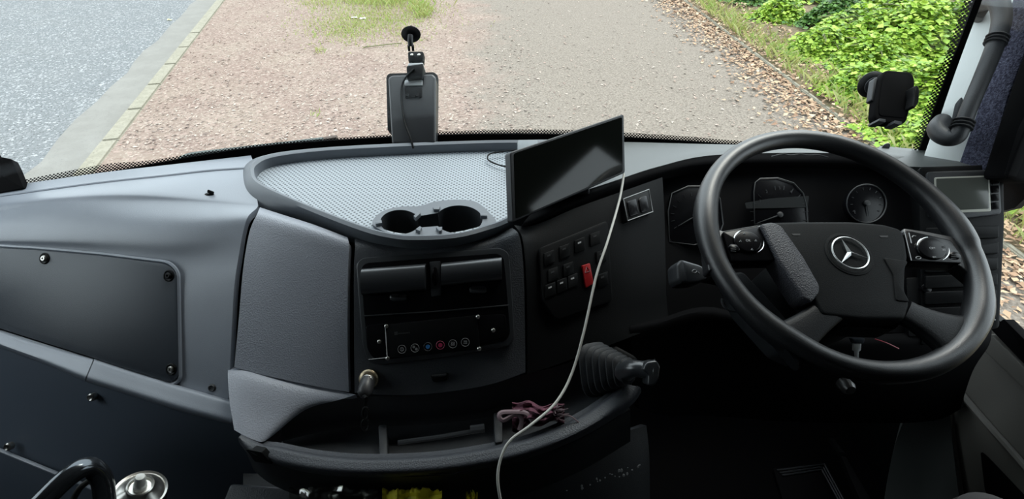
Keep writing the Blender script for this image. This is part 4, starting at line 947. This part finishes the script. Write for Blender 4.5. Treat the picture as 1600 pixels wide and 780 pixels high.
for (x, y) in ((1163, 365), (1181, 376), (1157, 377), (1175, 390)):
    bm = B(); tube(bm, [PW.pt(x-1.6, y+1, .0145), PW.pt(x+1.6, y+1, .0145), PW.pt(x, y-1.6, .0145)], .0006, 5, closed=True); obj('arrow_symbol', bm, M_icon, kL)
text('OK', PW, 1169, 376, .0055, M_icon, kL, .0142)
pR, kR = pod_([(1413, 360), (1425, 361), (1486, 375), (1502, 398), (1504, 411), (1424, 408), (1419, 402)], 1457, 388, 24, 16, 1490, 401, 0)
text('OFF', PW, 1457, 388, .0058, M_icon, kR, .0142)
text('SET', PW, 1475, 391, .0038, M_icon, kR, .0142, name='lettering'); text('SET', PW, 1460, 402, .0038, M_icon, kR, .0142); text('LIM', PW, 1474, 386, .0032, M_icond, kR, .0142)
bm = B(); tube(bm, cat([PW.pt(1425, 371, .0105), PW.pt(1427, 368.5, .0105), PW.pt(1431, 369, .0105)], 4), .0008, 5); obj('phone_symbol', bm, M_icon, pR)
bm = B(); tube(bm, [PW.pt(x, y, .0105) for x, y in ell(1435, 403, 4, 2, 12)], .0006, 5, closed=True); obj('phone_symbol', bm, M_icon, pR)
bm = B(); tube(bm, [PW.pt(1413, 361, .011), PW.pt(1424, 407, .011)], .0007, 5); tube(bm, [PW.pt(1420, 364, .0108), PW.pt(1424, 380, .0108)], .0009, 5); tube(bm, [PW.pt(1130, 362, .0105), PW.pt(1184, 352.5, .0105)], .0005, 5); obj('panel_edge', bm, M_icon, SW)
# star emblem
ce = PW.pt(1326, 397, .012)
bm = B(); lathe(bm, ce, PW.n, [(.040, -.002), (.038, .001), (.034, .0015), (.031, -.0005)], 48); em = obj('emblem_recess', bm, M_hub, SW)
bm = B(); rE = .0285
tube(bm, [ce+PW.n*.004+u_*math.cos(a)*rE+v_*math.sin(a)*rE for a in [k*math.pi/24 for k in range(48)]], .0013, 8, closed=True)
for k in range(3):
    a = math.radians(102+120*k); d = u_*math.cos(a)+v_*math.sin(a); t_ = PW.n.cross(d); c = ce+PW.n*.003
    vs = [bm.verts.new(p) for p in (c+PW.n*.0035, c+d*rE*.98+PW.n*.0008, c+(d*.5+t_*.87)*.0042, c+(d*.5-t_*.87)*.0042)]
    bm.faces.new((vs[0], vs[1], vs[2])); bm.faces.new((vs[0], vs[3], vs[1])); bm.faces.new((vs[1], vs[3], vs[2])); bm.faces.new((vs[0], vs[2], vs[3]))
bmesh.ops.recalc_face_normals(bm, faces=bm.faces); obj('star_emblem', bm, M_star, em, ang=5)
for (x, y) in ((1245, 366), (1382, 369)):
    bm = B(); prism(bm, PW, rnd([(x-8, y-1), (x+6, y-1), (x+5, y+2), (x-6, y+2)], 1), .0115, .0125); obj('horn_symbol', bm, M_icond, SW)

# stalk left of the wheel
tb = thing('indicator_stalk', 'short black multifunction stalk left of the steering wheel', 'stalk', at_d(1090, 426, .87))
PK = Pl3((1060, 425, .85), (1110, 425, .87), (1080, 450, .845))
bm = B(); prism(bm, PK, rnd([(1058, 412), (1066, 405), (1093, 413), (1106, 420), (1106, 436), (1090, 442), (1070, 443), (1060, 436)], 4), -.02, .008, .005, 3); kb_ = obj('stalk_knob', bm, M_vent, tb)
bm = B(); prism(bm, PK, rnd([(1058, 413), (1065, 405), (1072, 410), (1074, 440), (1066, 443), (1060, 436)], 3), -.018, .0105, .004, 3); obj('stalk_cap', bm, M_dark, tb)
bm = B(); tube(bm, cat([at_d(1100, 428, .872), at_d(1140, 440, .90), at_d(1190, 465, .95)], 6), lambda q: .016-.004*q, 14); obj('stalk_arm', bm, M_blk, tb)
bm = B(); tube(bm, [PK.pt(x, y, .0086) for x, y in ell(1085, 424, 3.5, 2.5, 10)], .0006, 5, closed=True); tube(bm, [PK.pt(1090, 424, .0086), PK.pt(1093, 428, .0086)], .0007, 5); obj('wiper_symbol', bm, M_icon, kb_)

# ignition key and wire
kk = thing('ignition_key', 'silver ignition key with dark head below the steering wheel hub', 'key', at_d(1340, 545, .93))
PKy = Pl3((1340, 530, .865), (1360, 530, .865), (1340, 570, .865))
bm = B(); prism(bm, PKy, rnd([(1331, 529), (1352, 529), (1350, 537), (1334, 537)], 2), 0, .008, .002); obj('key_head', bm, M_keyhead, kk)
bm = B(); prism(bm, PKy, rnd([(1334, 537), (1346, 537), (1345, 548), (1342, 550), (1342, 566), (1338, 566), (1337, 550), (1334, 548)], 1), .002, .006, .001); obj('key_blade', bm, M_key, kk)
bm = B(); tube(bm, cat([at_d(1367, 530, .92), at_d(1385, 536, .915), at_d(1404, 545, .92)], 6), .0012, 6); tag(obj('red_wire', bm, mat('red_wire', (.3, .03, .05), .5)), 'thin red wire below the steering wheel hub', 'wire')
bm = B(); lathe(bm, at_d(1317, 598, .86), (0, -1, .3), [(.012, 0), (.012, .015), (.008, .022)], 18); tag(obj('seat_lever_knob', bm, mat('knob_grey', (.10, .10, .10), .35, metal=.6)), 'small metal knob just under the bottom of the steering wheel rim', 'knob')

# ---------------------------------------------------------------- things on the dash
PTb = Pl3((797, 238, .84), (975, 178, .985), (800, 348, .84))
tl = thing('tablet_screen', 'black flat touchscreen display tilted on the dashboard', 'screen', PTb.pt(880, 310, -.01))
out_ = [(797, 238), (975, 178), (977, 270), (801, 348)]
bm = B(); prism(bm, PTb, rnd(out_, 4), -.016, 0, .003, 3); obj('screen_body', bm, M_dark, tl)
bm = B(); prism(bm, PTb, rnd([(803, 240), (972, 183), (973, 268), (806, 342)], 3), -.002, .0006); obj('screen_glass', bm, mat('screen_glass', (.005, .006, .005), .07, spec=.35), tl)
bm = B(); prism(bm, PTb, rnd([(850, 288), (930, 258), (934, 283), (855, 312)], 3), -.05, -.015, .003); q_ = PTb.pt(880, 300, -.05); box(bm, (q_.x-.03, q_.y-.01, .925), (q_.x+.05, q_.y+.03, q_.z+.01), .005); obj('screen_stand', bm, M_dark, tl)
bm = B(); pb_ = at_d(825, 232, 1.03); box(bm, (pb_.x-.022, pb_.y-.02, pb_.z-.05), (pb_.x+.022, pb_.y+.03, pb_.z+.006), .004); tag(obj('mounting_block', bm, mat('block_grey', (.13, .15, .16), .5)), 'small grey block behind the left end of the touchscreen', 'bracket')
bm = B(); tube(bm, cat([at_z(800, 262, .932), at_z(780, 258, .932), at_z(763, 250, .932), at_z(765, 241, .936), at_z(785, 237, .936), at_z(812, 234, .94)], 8), .0018, 7); tag(obj('thin_black_cable', bm, M_blk), 'thin black cable looped on the dimpled tray', 'cable')
bm = B(); cp = [(975, 272, .985), (968, 312, .95), (950, 375, .88), (932, 430, .845), (912, 520, .815), (893, 585, .80), (868, 630, .775), (830, 664, .752), (796, 690, .742), (781, 722, .735), (778, 755, .73), (786, 800, .73), (800, 860, .73)]
tube(bm, cat([at_d(*p) for p in cp], 8), .0022, 9); tag(obj('white_cable', bm, M_cable), 'long white cable hanging from the touchscreen to the floor', 'cable')
bm = B(); c = at_z(328, 306, .936); box(bm, c-V((.006, .004, .018)), c+V((.006, .004, .0)), .002)
lathe(bm, c+V((0, 0, .0)), (0, 0, 1), [(.009, 0), (.009, .004), (.005, .006)], 16, 1, .6); box(bm, c+V((-.006, -.002, .006)), c+V((.006, .002, .013)), .002, Matrix.Translation(c) @ Matrix.Rotation(.5, 4, 'Y') @ Matrix.Translation(-c))
tag(obj('black_clip', bm, M_blk), 'tiny black clip stuck on top of the passenger side dashboard', 'clip')
# monitor standing at the screen
PM = Pl3((640, 120, 1.16), (690, 120, 1.16), (640, 222, 1.13))
mo = thing('dash_monitor', 'black monitor seen from behind standing against the windscreen', 'monitor', at_d(647, 224, 1.14))
bm = B(); prism(bm, PM, rnd([(603, 119), (607, 114), (678, 112), (684, 117), (683, 206), (678, 208), (612, 209), (605, 203)], 3), -.035, -.02, .003); obj('monitor_front', bm, M_blk, mo)
bm = B(); prism(bm, PM, rnd([(606, 121), (612, 117), (676, 115), (681, 120), (681, 224), (612, 226)], 5), -.022, .006, .008, 4); mb = obj('monitor_shell', bm, M_smooth, mo)
bm = B(); prism(bm, PM, rnd([(632, 125), (660, 124), (660, 133), (632, 134)], 1), .004, .010, .001); obj('label_plate', bm, M_sil, mo)
bm = B(); prism(bm, PM, rnd([(632, 137), (659, 136), (659, 152), (633, 153)], 2), .005, .009, .001)
for x in (637, 652): lathe(bm, PM.pt(x, 149, .009), PM.n, [(.005, 0), (.004, .003)], 12)
obj('connector_block', bm, M_blk, mo)
dc = thing('dash_camera', 'small black camera with bracket on top of the dash monitor', 'camera', at_d(648, 122, 1.15))
bm = B(); prism(bm, PM, rnd([(635, 103), (661, 99), (661, 122), (636, 124)], 2), -.02, .018, .003); obj('camera_body', bm, M_blk, dc)
bm = B(); prism(bm, PM, rnd([(638, 99), (661, 98), (661, 102), (637, 103)], 1), -.018, .015, .001); obj('camera_lid', bm, M_sil, dc)
bm = B(); prism(bm, PM, rnd([(637, 82), (639, 80), (660, 80), (662, 82), (661, 96), (638, 96)], 2), -.01, .008, .003); ch = obj('camera_head', bm, M_blk, dc)
for x in (643.5, 654.5):
    bm = B(); lathe(bm, PM.pt(x, 86, .008), PM.n, [(.0035, -.001), (.0035, .001), (.0025, .0015)], 14); obj('screw', bm, M_steel, ch)
bm = B(); prism(bm, PM, [(644, 95), (656, 95), (656, 99), (644, 99)], -.008, .004); obj('camera_neck', bm, M_blk, dc)
bm = B(); tube(bm, cat([PM.pt(647, 108, .020), PM.pt(634, 121, .020), PM.pt(628, 135, .012), PM.pt(627, 155, .011), PM.pt(632, 190, .011), PM.pt(641, 215, .011), PM.pt(646, 232, .008)], 8), .0024, 8); tag(obj('monitor_cable', bm, M_blk), 'black cable running down the back of the dash monitor', 'cable')
sm = thing('suction_mount', 'small empty black suction cup stuck on the windscreen above the dash monitor', 'mount', scr(642, 54))
c = scr(642, 54, .004); bm = B(); lathe(bm, c+V((0, .003, 0)), (0, -1, .1), [(.0195, 0), (.0195, .003), (.014, .007), (.006, .010)], 28, 1, .8); obj('suction_cup', bm, M_blk, sm)
bm = B(); tube(bm, [c+V((0, -.006, 0)), c+V((0, -.014, -.008)), c+V((0, -.016, -.018))], .0055, 12); obj('stem', bm, M_dark, sm)
bm = B()
for k in (-1, 1): tube(bm, [c+V((k*.004, -.016, -.016)), c+V((k*.004, -.017, -.027))], .0026, 8)
obj('fork', bm, M_blk, sm)
# phone holder on the windscreen
ph = thing('phone_holder', 'empty black phone holder on a suction cup at the right of the windscreen', 'phone holder', at_d(1363, 132, 1.12))
PH = Pl3((1400, 110, 1.02), (1430, 110, 1.03), (1400, 190, .99))
bm = B(); prism(bm, PH, rnd([(1384, 109), (1424, 112), (1430, 122), (1430, 135), (1424, 165), (1417, 190), (1409, 195), (1371, 190), (1367, 182), (1369, 160), (1376, 120)], 6), -.016, .0, .004, 3); cr0 = obj('cradle', bm, M_matte, ph)
bm = B(); prism(bm, PH, rnd([(1386, 114), (1420, 117), (1424, 130), (1414, 184), (1374, 180), (1374, 160), (1380, 122)], 5), -.001, .0015, .0006); obj('cradle_pad', bm, M_matte, ph)
bm = B(); prism(bm, PH, rnd([(1422, 140), (1428, 138), (1428, 162), (1422, 163)], 2), -.012, -.002); prism(bm, PH, rnd([(1427, 135), (1434, 133), (1437, 140), (1436, 160), (1430, 169), (1426, 166), (1429, 150)], 3), -.014, .018, .003); obj('side_grip', bm, M_blk, ph)
bm = B(); prism(bm, PH, rnd([(1374, 185), (1384, 186), (1384, 191), (1373, 189)], 1), -.01, .014, .001); prism(bm, PH, rnd([(1398, 188), (1410, 190), (1409, 195), (1397, 193)], 1), -.01, .012, .001); obj('foot_grip', bm, M_dark, ph)
cS = scr(1362, 132, .006); axp = (PH.pt(1372, 140, -.02)-cS).normalized()
bm = B(); lathe(bm, cS, (-.25, -1, .15), [(.027, 0), (.0275, .004), (.024, .010), (.019, .014), (.012, .018)], 32); obj('suction_cup', bm, M_blk, ph)
bm = B(); lathe(bm, cS, (-.25, -1, .15), [(.018, .012), (.018, .018), (.014, .020)], 24); tube(bm, cat([cS+V((0, -.015, 0)), cS+V((.01, -.03, 0)), PH.pt(1385, 145, -.014)], 4), .009, 12); obj('holder_arm', bm, M_dark, ph)
bm = B(); prism(bm, PH, rnd([(1366, 122), (1372, 120), (1374, 155), (1369, 159), (1361, 157)], 3), -.02, -.008, .003); obj('lock_lever', bm, M_dark, ph)
# grab handle on the pillar
gh = thing('grab_handle', 'black grab handle on the pale pillar right of the windscreen', 'handle', at_d(1480, 215, 1.02))
gp = [(1528, 8, 1.045), (1545, 2, 1.01), (1560, 4, .985), (1565, 30, .975), (1556, 68, .972), (1536, 118, .972), (1514, 170, .972), (1501, 204, .975), (1494, 214, .980), (1482, 216, .99), (1469, 210, 1.005), (1464, 200, 1.02), (1472, 190, 1.04)]
def gr_(q): return .0168-.0030*math.exp(-((q-.5)/.22)**2)
bm = B(); tube(bm, cat([at_d(*p) for p in gp], 7), gr_, 18); obj('grip', bm, M_dark, gh)
for (x, y, d, ang) in ((1528, 12, 1.045, 0), (1472, 205, 1.045, 0)):
    bm = B(); prism(bm, Pl3((x, y, d), (x+10, y, d-.005), (x, y+10, d)), rnd([(x-10, y+12), (x-6, y-12), (x+14, y-20), (x+20, y), (x+8, y+18)], 5), -.02, .006, .004); obj('mounting_foot', bm, M_dark, gh)
for t_ in ((1559, 58), (1557, 63), (1555, 68), (1506, 190), (1504, 195), (1502, 200)):
    bm = B(); c = at_d(t_[0], t_[1], .972); dd = (at_d(1514, 170, .972)-at_d(1556, 68, .972)).normalized(); lathe(bm, c-dd*.0012, dd, [(.0178, 0), (.0190, .0012), (.0178, .0024)], 20); obj('grip_ridge', bm, M_dark, gh)
bm = B(); prism(bm, P_w, rnd([(1485, 195), (1492, 162), (1503, 150), (1506, 165), (1496, 198)], 5), 0, .012, .004); obj('handle_tongue', bm, M_dark, gh)
bm = B(); c = scr(1384, 229, .004); tube(bm, [c+V((math.cos(a)*.008, -.001, math.sin(a)*.008)) for a in [k*math.pi/10 for k in range(20)]], .0012, 6, closed=True); lathe(bm, c, (0, -1, 0), [(.0075, 0), (.0075, .0015)], 20)
tag(obj('round_sticker', bm, mat('sticker_grey', (.3, .3, .33), .5)), 'small round disc at the foot of the windscreen above the steering wheel', 'sticker')
# wiper outside
wp = thing('windscreen_wiper', 'dark wiper blade resting along the bottom of the windscreen', 'wiper', scr(400, 228, -.03))
bm = B(); tube(bm, cat([scr(283, 250, -.03), scr(300, 243, -.03), (scr(340, 238, -.03)), scr(420, 229, -.03), scr(505, 219, -.03)], 8), .0075, 8); obj('wiper_blade', bm, mat('wiper_grey', (.14, .17, .165), .4), wp)
bm = B(); tube(bm, cat([scr(470, 226, -.045), scr(500, 221, -.045), scr(527, 216, -.045)], 5), .008, 8); tube(bm, [scr(500, 219, -.05), scr(524, 215, -.05)], .006, 8); obj('wiper_joint', bm, mat('wiper_brown', (.16, .12, .10), .6), wp)
# housing in left corner
bm = B(); prism(bm, Pl3((0, 250, 1.03), (35, 250, 1.03), (0, 300, 1.01)), rnd([(-60, 238), (-10, 243), (17, 248), (24, 262), (37, 294), (-60, 312)], 3), -.015, .0, .002)
tag(obj('mirror_housing', bm, M_matte), 'black angular housing at the far left corner of the windscreen', 'mirror')

# ---------------------------------------------------------------- shelf contents, lighter plug, gear lever
pg = thing('power_plug', 'dark plug with brass collar in the socket below the heater control', 'plug', PF.pt(577, 595, 0))
axq = (PF.n-PF.v*.9).normalized(); c = PF.pt(577, 592, 0)
bm = B(); lathe(bm, c, PF.n, [(.0165, -.005), (.0165, .005), (.014, .008), (.011, .009), (.011, .004)], 28); obj('socket_ring', bm, M_brass, pg)
bm = B(); lathe(bm, c+PF.n*.004, axq, [(.0125, 0), (.0130, .006), (.0120, .010)], 24); obj('collar', bm, M_steel, pg)
bm = B(); lathe(bm, c+PF.n*.006, axq, [(.0115, .0), (.0125, .010), (.0120, .026), (.008, .032), (.004, .034)], 24); obj('plug_body', bm, M_plug, pg)
e_ = c+PF.n*.006+axq*.033
bm = B(); q0 = at_d(571, 625, .812); q1 = at_d(570, 640, .815)
tube(bm, cat([e_, at_d(572, 622, .80), at_d(571, 632, .81)], 5), .0032, 8)
for (y, s_) in ((646, 6), (664, 7)): tube(bm, [at_d(571+s_*.8*math.cos(a), y+9*math.sin(a), .818) for a in [k*math.pi/8 for k in range(16)]], .0022, 7, closed=True)
obj('cable_loop', bm, M_blk, pg)
bm = B(); tube(bm, [at_d(622, 692, .825), at_d(690, 683, .83), at_d(757, 671, .835)], .004, 8); tube(bm, [at_d(735, 672, .83), at_d(757, 669, .832)], .007, 8); tag(obj('black_rod', bm, M_vent), 'slim black rod lying in the middle shelf compartment', 'rod')
# crumpled glove
bm = B(); n1_, n2_ = 34, 16; gv = []
for i in range(n1_+1):
    row = []
    for j in range(n2_+1):
        s_ = i/n1_; t_ = j/n2_; x = 800+s_*82; y = 634+t_*36+10*math.sin(s_*5+1)*(t_-.5)-6*s_
        dd = .818-.020*math.sin(math.pi*t_)*math.sin(math.pi*min(1, s_*1.05))+.008*math.sin(s_*19+t_*7)+.006*math.sin(t_*23-s_*9)+random.uniform(-.0015, .0015)
        row.append(bm.verts.new(at_d(x, y+2.5*math.sin(s_*14), dd)))
    gv.append(row)
for i in range(n1_):
    for j in range(n2_): bm.faces.new((gv[i][j], gv[i+1][j], gv[i+1][j+1], gv[i][j+1]))
r = bmesh.ops.extrude_face_region(bm, geom=list(bm.faces), use_keep_orig=True); bmesh.ops.translate(bm, verts=[g for g in r['geom'] if isinstance(g, bmesh.types.BMVert)], vec=FW*.004); bmesh.ops.recalc_face_normals(bm, faces=bm.faces)
gl = thing('crumpled_cloth', 'crumpled plum coloured cloth with pale frayed edge on the shelf', 'cloth', at_d(840, 660, .83))
obj('cloth_body', bm, M_cloth, gl)
bm = B(); M_fray = mat('pale_fray', (.26, .19, .21), .9)
tube(bm, cat([at_d(*p) for p in [(812, 672, .80), (815, 655, .80), (805, 648, .798), (787, 657, .795), (780, 652, .795), (784, 645, .797), (805, 644, .798), (822, 646, .80), (832, 658, .798)]], 6), .0042, 7, flat=.7)
for k in range(22):
    a = at_d(862+random.uniform(0, 14), 636+random.uniform(0, 22), .80); tube(bm, [a, a+V((random.uniform(0, .02), random.uniform(-.01, .01), random.uniform(-.004, .012)))], .0008, 4)
tube(bm, cat([at_d(873, 650, .80), at_d(890, 650, .80), at_d(904, 660, .80)], 4), .0010, 5)
obj('frayed_edge', bm, M_fray, gl)
# gear lever
gl = thing('gear_lever', 'black gear lever with ribbed bellows between shelf and steering wheel', 'gear lever', at_d(950, 575, .86))
A0 = at_d(930, 577, .875); A1 = at_d(995, 580, .80); ax = (A1-A0).normalized(); LL = (A1-A0).length
prof = []
for k in range(7):
    r_ = .043-.0040*k; h = LL*(k/7)*.92; prof += [(r_, h), (r_, h+.003), (r_-.009, h+LL*.065)]
bm = B()
for k in range(7):
    r_ = .046-.0042*k; h = LL*(k/7)*.9; c = A0+ax*h; up2 = (UP-ax*UP.dot(ax)).normalized(); sd_ = ax.cross(up2)
    def sq(rr, hh):
        out2 = []
        for q in range(28):
            a = 2*math.pi*q/28; cx = math.copysign(abs(math.cos(a))**.55, math.cos(a)); cy = math.copysign(abs(math.sin(a))**.55, math.sin(a)); out2.append(A0+ax*hh+up2*cx*rr+sd_*cy*rr*.8)
        return out2
    r3 = [[bm.verts.new(p) for p in sq(*w_)] for w_ in ((r_-.010, h-.004), (r_, h), (r_, h+.0025), (r_-.010, h+.009))]
    for a_, b_ in zip(r3, r3[1:]):
        for q in range(28): bm.faces.new((a_[q], a_[(q+1) % 28], b_[(q+1) % 28], b_[q]))
    bm.faces.new(r3[0]); bm.faces.new(r3[-1][::-1])
bmesh.ops.recalc_face_normals(bm, faces=bm.faces); obj('bellows', bm, M_dark, gl)
bm = B(); tube(bm, cat([at_d(975, 580, .82), at_d(990, 576, .795), at_d(1008, 578, .785), at_d(1022, 580, .78)], 6), lambda q: .019-.006*math.sin(q*math.pi), 16); kn_ = obj('knob', bm, M_vent, gl)
PG = Pl3((1015, 570, .775), (1030, 570, .775), (1015, 600, .77))
bm = B(); prism(bm, PG, rnd([(1010, 566), (1026, 563), (1032, 572), (1030, 592), (1022, 604), (1012, 602), (1013, 585), (1004, 578)], 4), -.022, .010, .006, 3); obj('knob_head', bm, M_vent, gl)
bm = B(); prism(bm, Pl3((930, 577, .885), (960, 540, .90), (960, 610, .87)), rnd([(903, 552), (945, 530), (1000, 560), (985, 610), (925, 622)], 12), -.02, 0, .005); obj('bellows_base', bm, M_blk, gl)

# ---------------------------------------------------------------- lower foreground
tbh = thing('tube_handle', 'dark shiny tubular grab rail in the bottom left corner', 'rail', at_d(60, 800, .62))
bm = B(); tube(bm, cat([at_d(*p) for p in [(20, 830, .60), (62, 788, .61), (105, 747, .63), (137, 730, .65), (157, 745, .665), (163, 775, .67), (166, 830, .67)]], 8), .0125, 18); obj('tube', bm, M_tube, tbh)
bm = B(); tube(bm, cat([at_d(*p) for p in [(96, 830, .72), (120, 770, .70), (145, 748, .68)]], 6), .004, 10); obj('inner_stay', bm, M_steel, tbh)
cn = thing('spray_can', 'spray can with silver domed top beside the grab rail', 'spray can', at_d(222, 800, .78))
c = at_d(219, 768, .72); ax = (UP*.72-ray(219, 768).normalized()*.70).normalized()
bm = B(); lathe(bm, c, ax, [(.031, -.14), (.0325, -.012), (.0335, -.008), (.0335, -.002)], 36); obj('can_body', bm, M_blk, cn)
bm = B(); lathe(bm, c, ax, [(.033, -.006), (.0340, -.002), (.0330, .001), (.030, .000), (.024, .006), (.018, .010), (.0165, .013), (.0145, .014), (.013, .010), (.006, .010)], 36); obj('can_dome', bm, M_steel, cn)
bm = B(); lathe(bm, c+ax*.010, ax, [(.0085, 0), (.0085, .006), (.0070, .008), (.0070, .020), (.0055, .024), (.002, .025)], 18); obj('nozzle', bm, mat('nozzle_white', (.7, .7, .66), .4), cn)
bm = B(); p = at_d(372, 770, .88); prism(bm, Pl3((350, 760, .88), (470, 765, .88), (360, 800, .86)), rnd([(346, 790), (360, 756), (398, 759), (470, 764), (470, 820), (340, 820)], 6), -.12, 0, .008, 3); tag(obj('storage_case', bm, M_cons), 'dark plastic case under the left end of the shelf', 'case')
# engine cover under the shelf with paint flecks
bm = B(); rows = [[(380, 740, .97), (560, 742, .95), (720, 735, .95), (860, 712, .95), (960, 680, .96), (1010, 665, .98)], [(380, 800, .93), (560, 800, .92), (720, 790, .92), (860, 770, .92), (970, 745, .94), (1015, 725, .97)], [(380, 900, .92), (560, 900, .91), (720, 900, .91), (860, 880, .91), (975, 860, .93), (1015, 850, .97)]]
patch(bm, rows, 5, 5, .02); ec = obj('engine_cover', bm, M_dark); tag(ec, 'black cover flecked with pale paint under the shelf', 'cover')
for k in range(26):
    x = random.choice((random.uniform(885, 1000), random.uniform(930, 985))); y = 776-(x-860)*.33+random.uniform(-6, 6); bm = B(); s_ = random.uniform(.0008, .0026)
    lathe(bm, at_d(x, y, .905+(.02 if x > 980 else 0)), -FW, [(s_, 0), (s_*.8, .0006)], 7, 1, random.uniform(.5, 1.5)); obj('paint_fleck', bm, M_icon, ec)
# yellow bag and clear bag
def crumple(name, px0, px1, py0, d, mt, lab, cat_):
    bm = B(); gv = []
    for i in range(29):
        row = []
        for j in range(11):
            s_ = i/28; t_ = j/10; x = px0+(px1-px0)*s_; y = py0+t_*60+(random.uniform(-3, 3) if j == 0 else 0)
            row.append(bm.verts.new(at_d(x, y+2*math.sin(s_*9), d+.004*math.sin(s_*17+t_*4)+.003*math.sin(t_*21+s_*6)+random.uniform(-.001, .001)-.02*t_)))
        gv.append(row)
    for i in range(28):
        for j in range(10): bm.faces.new((gv[i][j], gv[i+1][j], gv[i+1][j+1], gv[i][j+1]))
    r = bmesh.ops.extrude_face_region(bm, geom=list(bm.faces), use_keep_orig=True); bmesh.ops.translate(bm, verts=[g for g in r['geom'] if isinstance(g, bmesh.types.BMVert)], vec=FW*.004); bmesh.ops.recalc_face_normals(bm, faces=bm.faces)
    return tag(obj(name, bm, mt, ang=20), lab, cat_)
crumple('yellow_bag', 597, 690, 766, .79, M_yel, 'crumpled yellow plastic bag at the bottom centre under the shelf', 'bag')
crumple('yellow_packet', 728, 746, 771, .80, M_yel, 'small yellow packet right of the larger yellow bag', 'packet')
crumple('clear_bag', 452, 590, 764, .79, M_film, 'crumpled clear plastic bag left of the yellow bag', 'bag')
# floor hatch, pedal, seat edge
PFl = PlZ(0.0)
hz_ = thing('floor_hatch', 'black ribbed rectangular plate on the footwell floor', 'floor plate', at_z(1265, 770, .0))
bm = B(); prism(bm, PFl, rnd([(1208, 732), (1290, 722), (1335, 800), (1232, 810)], 3), 0, .012, .004); obj('plate', bm, M_matte, hz_)
bm = B()
for k in range(3): tube(bm, [PFl.pt(x, y, .014) for x, y in [(1214+k*4, 735+k*4), (1288-k*2, 726+k*4), (1328-k*4, 800)]], .003, 6)
obj('ribs', bm, M_dark, hz_)
pdl = thing('pedal', 'long black pedal edge in the driver footwell', 'pedal', at_d(1340, 760, 1.3))
bm = B(); prism(bm, Pl3((1320, 715, 1.38), (1345, 715, 1.38), (1350, 780, 1.25)), rnd([(1314, 712), (1322, 714), (1372, 800), (1352, 800)], 2), -.02, 0, .004); obj('pedal_plate', bm, M_matte, pdl)
bm = B(); tube(bm, [at_d(1316, 712, 1.40), at_d(1300, 690, 1.5)], .01, 8); obj('pedal_arm', bm, M_blk, pdl)
bm = B(); lathe(bm, at_d(1570, 850, .88), V((0, -.2, 1)), [(.05, -.1), (.085, -.04), (.085, 0), (.07, .02), (.03, .028)], 36); tag(obj('seat_cushion', bm, mat('seat_grey', (.05, .05, .053), .9)), 'rounded grey seat edge in the bottom right corner', 'seat')
# footwell side panel between door and knee panel
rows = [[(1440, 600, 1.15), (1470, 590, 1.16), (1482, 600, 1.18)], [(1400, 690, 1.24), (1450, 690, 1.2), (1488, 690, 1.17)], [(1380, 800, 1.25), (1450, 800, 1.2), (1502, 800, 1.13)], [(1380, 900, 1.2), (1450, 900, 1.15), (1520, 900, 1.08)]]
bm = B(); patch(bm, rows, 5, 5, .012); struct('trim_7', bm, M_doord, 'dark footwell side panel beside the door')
